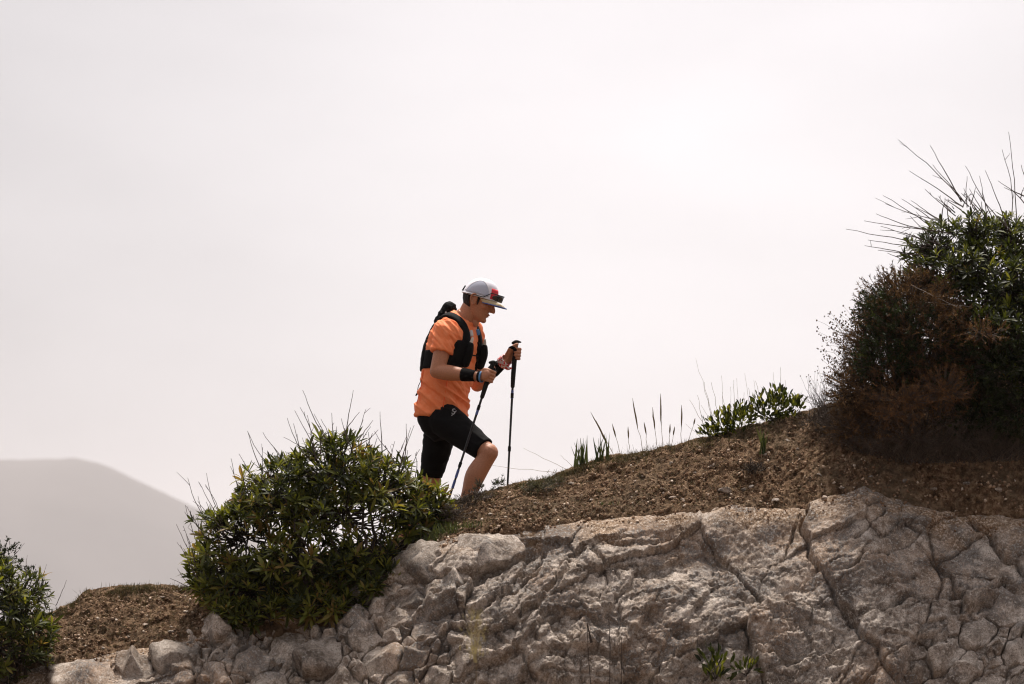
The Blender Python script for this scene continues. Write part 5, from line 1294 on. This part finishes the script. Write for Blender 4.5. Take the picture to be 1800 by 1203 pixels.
rb = mix(on_heading(786, 552), tpt(566, 180, .04), .35)
roll = fuse('rolled_jacket', [limb([on_heading(779, 568), on_heading(784, 556), on_heading(789, 545)], [.055, .050, .040], 20, 4), ellipsoid(on_heading(790, 543), (.043, .052, .042)), limb([on_heading(766, 585), on_heading(779, 566)], [.034, .05], 16, 3)], .005, 4, M_vest, pack, lambda co: folds(co, .005, 14, 26, 33, .3))
for a_, b_ in ((787, 551), (792, 553), (800, 551)):
    mk('reflective_mark', *ellipsoid(on_heading(a_, b_) + np.array([-.01, -.056, 0]) , (.006, .004, .006)), M_tag, pack)
# emblem on the near thigh: grey S with a tail
tdir = unit(KNR - HPR)
S_pts = [(10, -10), (4, -13), (-5, -11), (-8, -6), (-3, -2), (4, 1), (7, 5), (2, 10), (-7, 9), (-12, 6)]
sb = bvh_of([limb([HPR, mix(HPR, KNR, .3), mix(HPR, KNR, .6), mix(HPR, KNR, .90)], [.108, .098, .086, .073], 26, 5, False), sh_p])
def on_shorts(px, py, off=.004):
    d = (PV(px, py, 0) - CAMV).normalized(); p, nn, i, dist = sb.ray_cast(CAMV, d)
    return None if p is None else np.array(p) + np.array([0, -off - .002, 0])
for pts, w in (([(797.5 + x * .28, 724 + y * .38) for x, y in S_pts], .0030), ([(793.5, 731), (797, 728.5), (802, 722.5)], .0024)):
    q = [on_shorts(*p) for p in pts]
    if all(x is not None for x in q):
        v, f = tube(np.array(q), w, w, 6); mk('emblem', v, f, plain('emblem_grey', (.42, .41, .42), .5), shorts)

# --- trekking poles
M_shaft = plain('pole_shaft', (.012, .012, .016), .35, spec=.5); M_grip = plain('pole_grip', (.010, .010, .010), .8, bump=.5, bscale=140)
M_mark = plain('pole_mark', (.10, .13, .34), .4); M_tip = plain('pole_tip', (.35, .35, .36), .3, 1.0)
def trek_pole(label, g0, g1, end, strap_to, stripe):
    root = thing('trekking_pole', end, label, 'trekking pole', 'trekking poles held by the walker'); d = unit(end - g1)
    v, f = limb([g0, mix(g0, g1, .15), mix(g0, g1, .5), mix(g0, g1, .9), g1 + d * .06], [.017, .0135, .0145, .0145, .0125], 16, 4); gp = mk('grip', v, f, M_grip, root)
    sd = unit(np.cross(d, (0, 1, 0))); v, f = limb([g0 - sd * .012, g0 - d * .008 + sd * .004, g0 - d * .006 + sd * .024], [.015, .017, .009], 12, 3, True, (d, .6)); mk('grip_head', v, f, M_grip, gp)
    v, f = tube(np.linspace(g1 + d * .04, end - d * .05, 12), .0072, .0058, 10); sh = mk('shaft', v, f, M_shaft, root)
    for t in stripe:
        a = mix(g1, end, t); v, f = tube(np.stack([a, a + d * .05]), .0082, .0082, 10); mk('shaft_mark', v, f, M_mark, sh)
    for t in (.12, .5):
        a = mix(g1, end, t); v, f = tube(np.stack([a, a + d * .03]), .0095, .0095, 10); mk('shaft_joint', v, f, M_grip, sh)
    v, f = tube(np.stack([end - d * .06, end + d * .0]), .005, .0025, 8); mk('tip', v, f, M_tip, root)
    v, f = limb([end - d * .065, end - d * .055], [.022, .024], 16, 2, True, (d, .4)); mk('basket', v, f, M_grip, root)
    v, f = limb(strap_to, [.010] * len(strap_to), 12, 4, True, ((0, 1, 0), .35)); mk('strap', v, f, M_black, root)
def pole_end(g0, g1):
    d = unit(g1 - g0); p = g1.copy()
    for k in range(400):
        p = p + d * .005
        if p[2] < drop(p[0], p[1]) + .0: break
    return p
trek_pole('black trekking pole with blue marks, in the near hand before the thigh', GR_R0 + axR * .008, GR_R1, pole_end(GR_R0, GR_R1), [cR + axR * .052 + np.array([.004, .012, 0]), cR + axR * .036 + np.array([.022, .01, 0]), cR + axR * .03 + np.array([.03, .0, -.008])], (.13, .55, .62))
trek_pole('black trekking pole upright in the far raised hand', GR_L0, GR_L1, pole_end(MP(903, 650, .10), MP(893, 840, .10)), [cL + axL * .03 + np.array([-.035, -.02, -.0]), cL + axL * .036 + np.array([-.02, -.034, .0]), cL + axL * .02 + np.array([.0, -.03, .0])], (.10,))
# ------------------------------------------------------------------ haze over valley and hills
def haze_box():
    x, y0, y1, z0, z1 = 11900, -1000, 11900, -186, 312
    v = [(a, b, c) for a in (-x, x) for b in (y0, y1) for c in (z0, z1)]
    f = [(0, 1, 3, 2), (4, 6, 7, 5), (0, 4, 5, 1), (2, 3, 7, 6), (0, 2, 6, 4), (1, 5, 7, 3)]
    m = bpy.data.materials.new('haze'); m.use_nodes = True; t = m.node_tree
    t.nodes.remove(t.nodes['Principled BSDF'])
    n = t.nodes.new('ShaderNodeVolumePrincipled'); n.inputs['Density'].default_value = HAZE
    n.inputs['Color'].default_value = (0.99, 0.955, 0.965, 1); n.inputs['Anisotropy'].default_value = 0.3
    t.links.new(n.outputs[0], t.nodes['Material Output'].inputs['Volume'])
    return tag(mk('haze', v, f, m, None, False), kind='stuff', label='thin even grey haze fading the far hills', cat='haze')
HAZE = 0.00009
haze_box()
for o in bpy.data.objects:
    if '_origin' in o: del o['_origin']
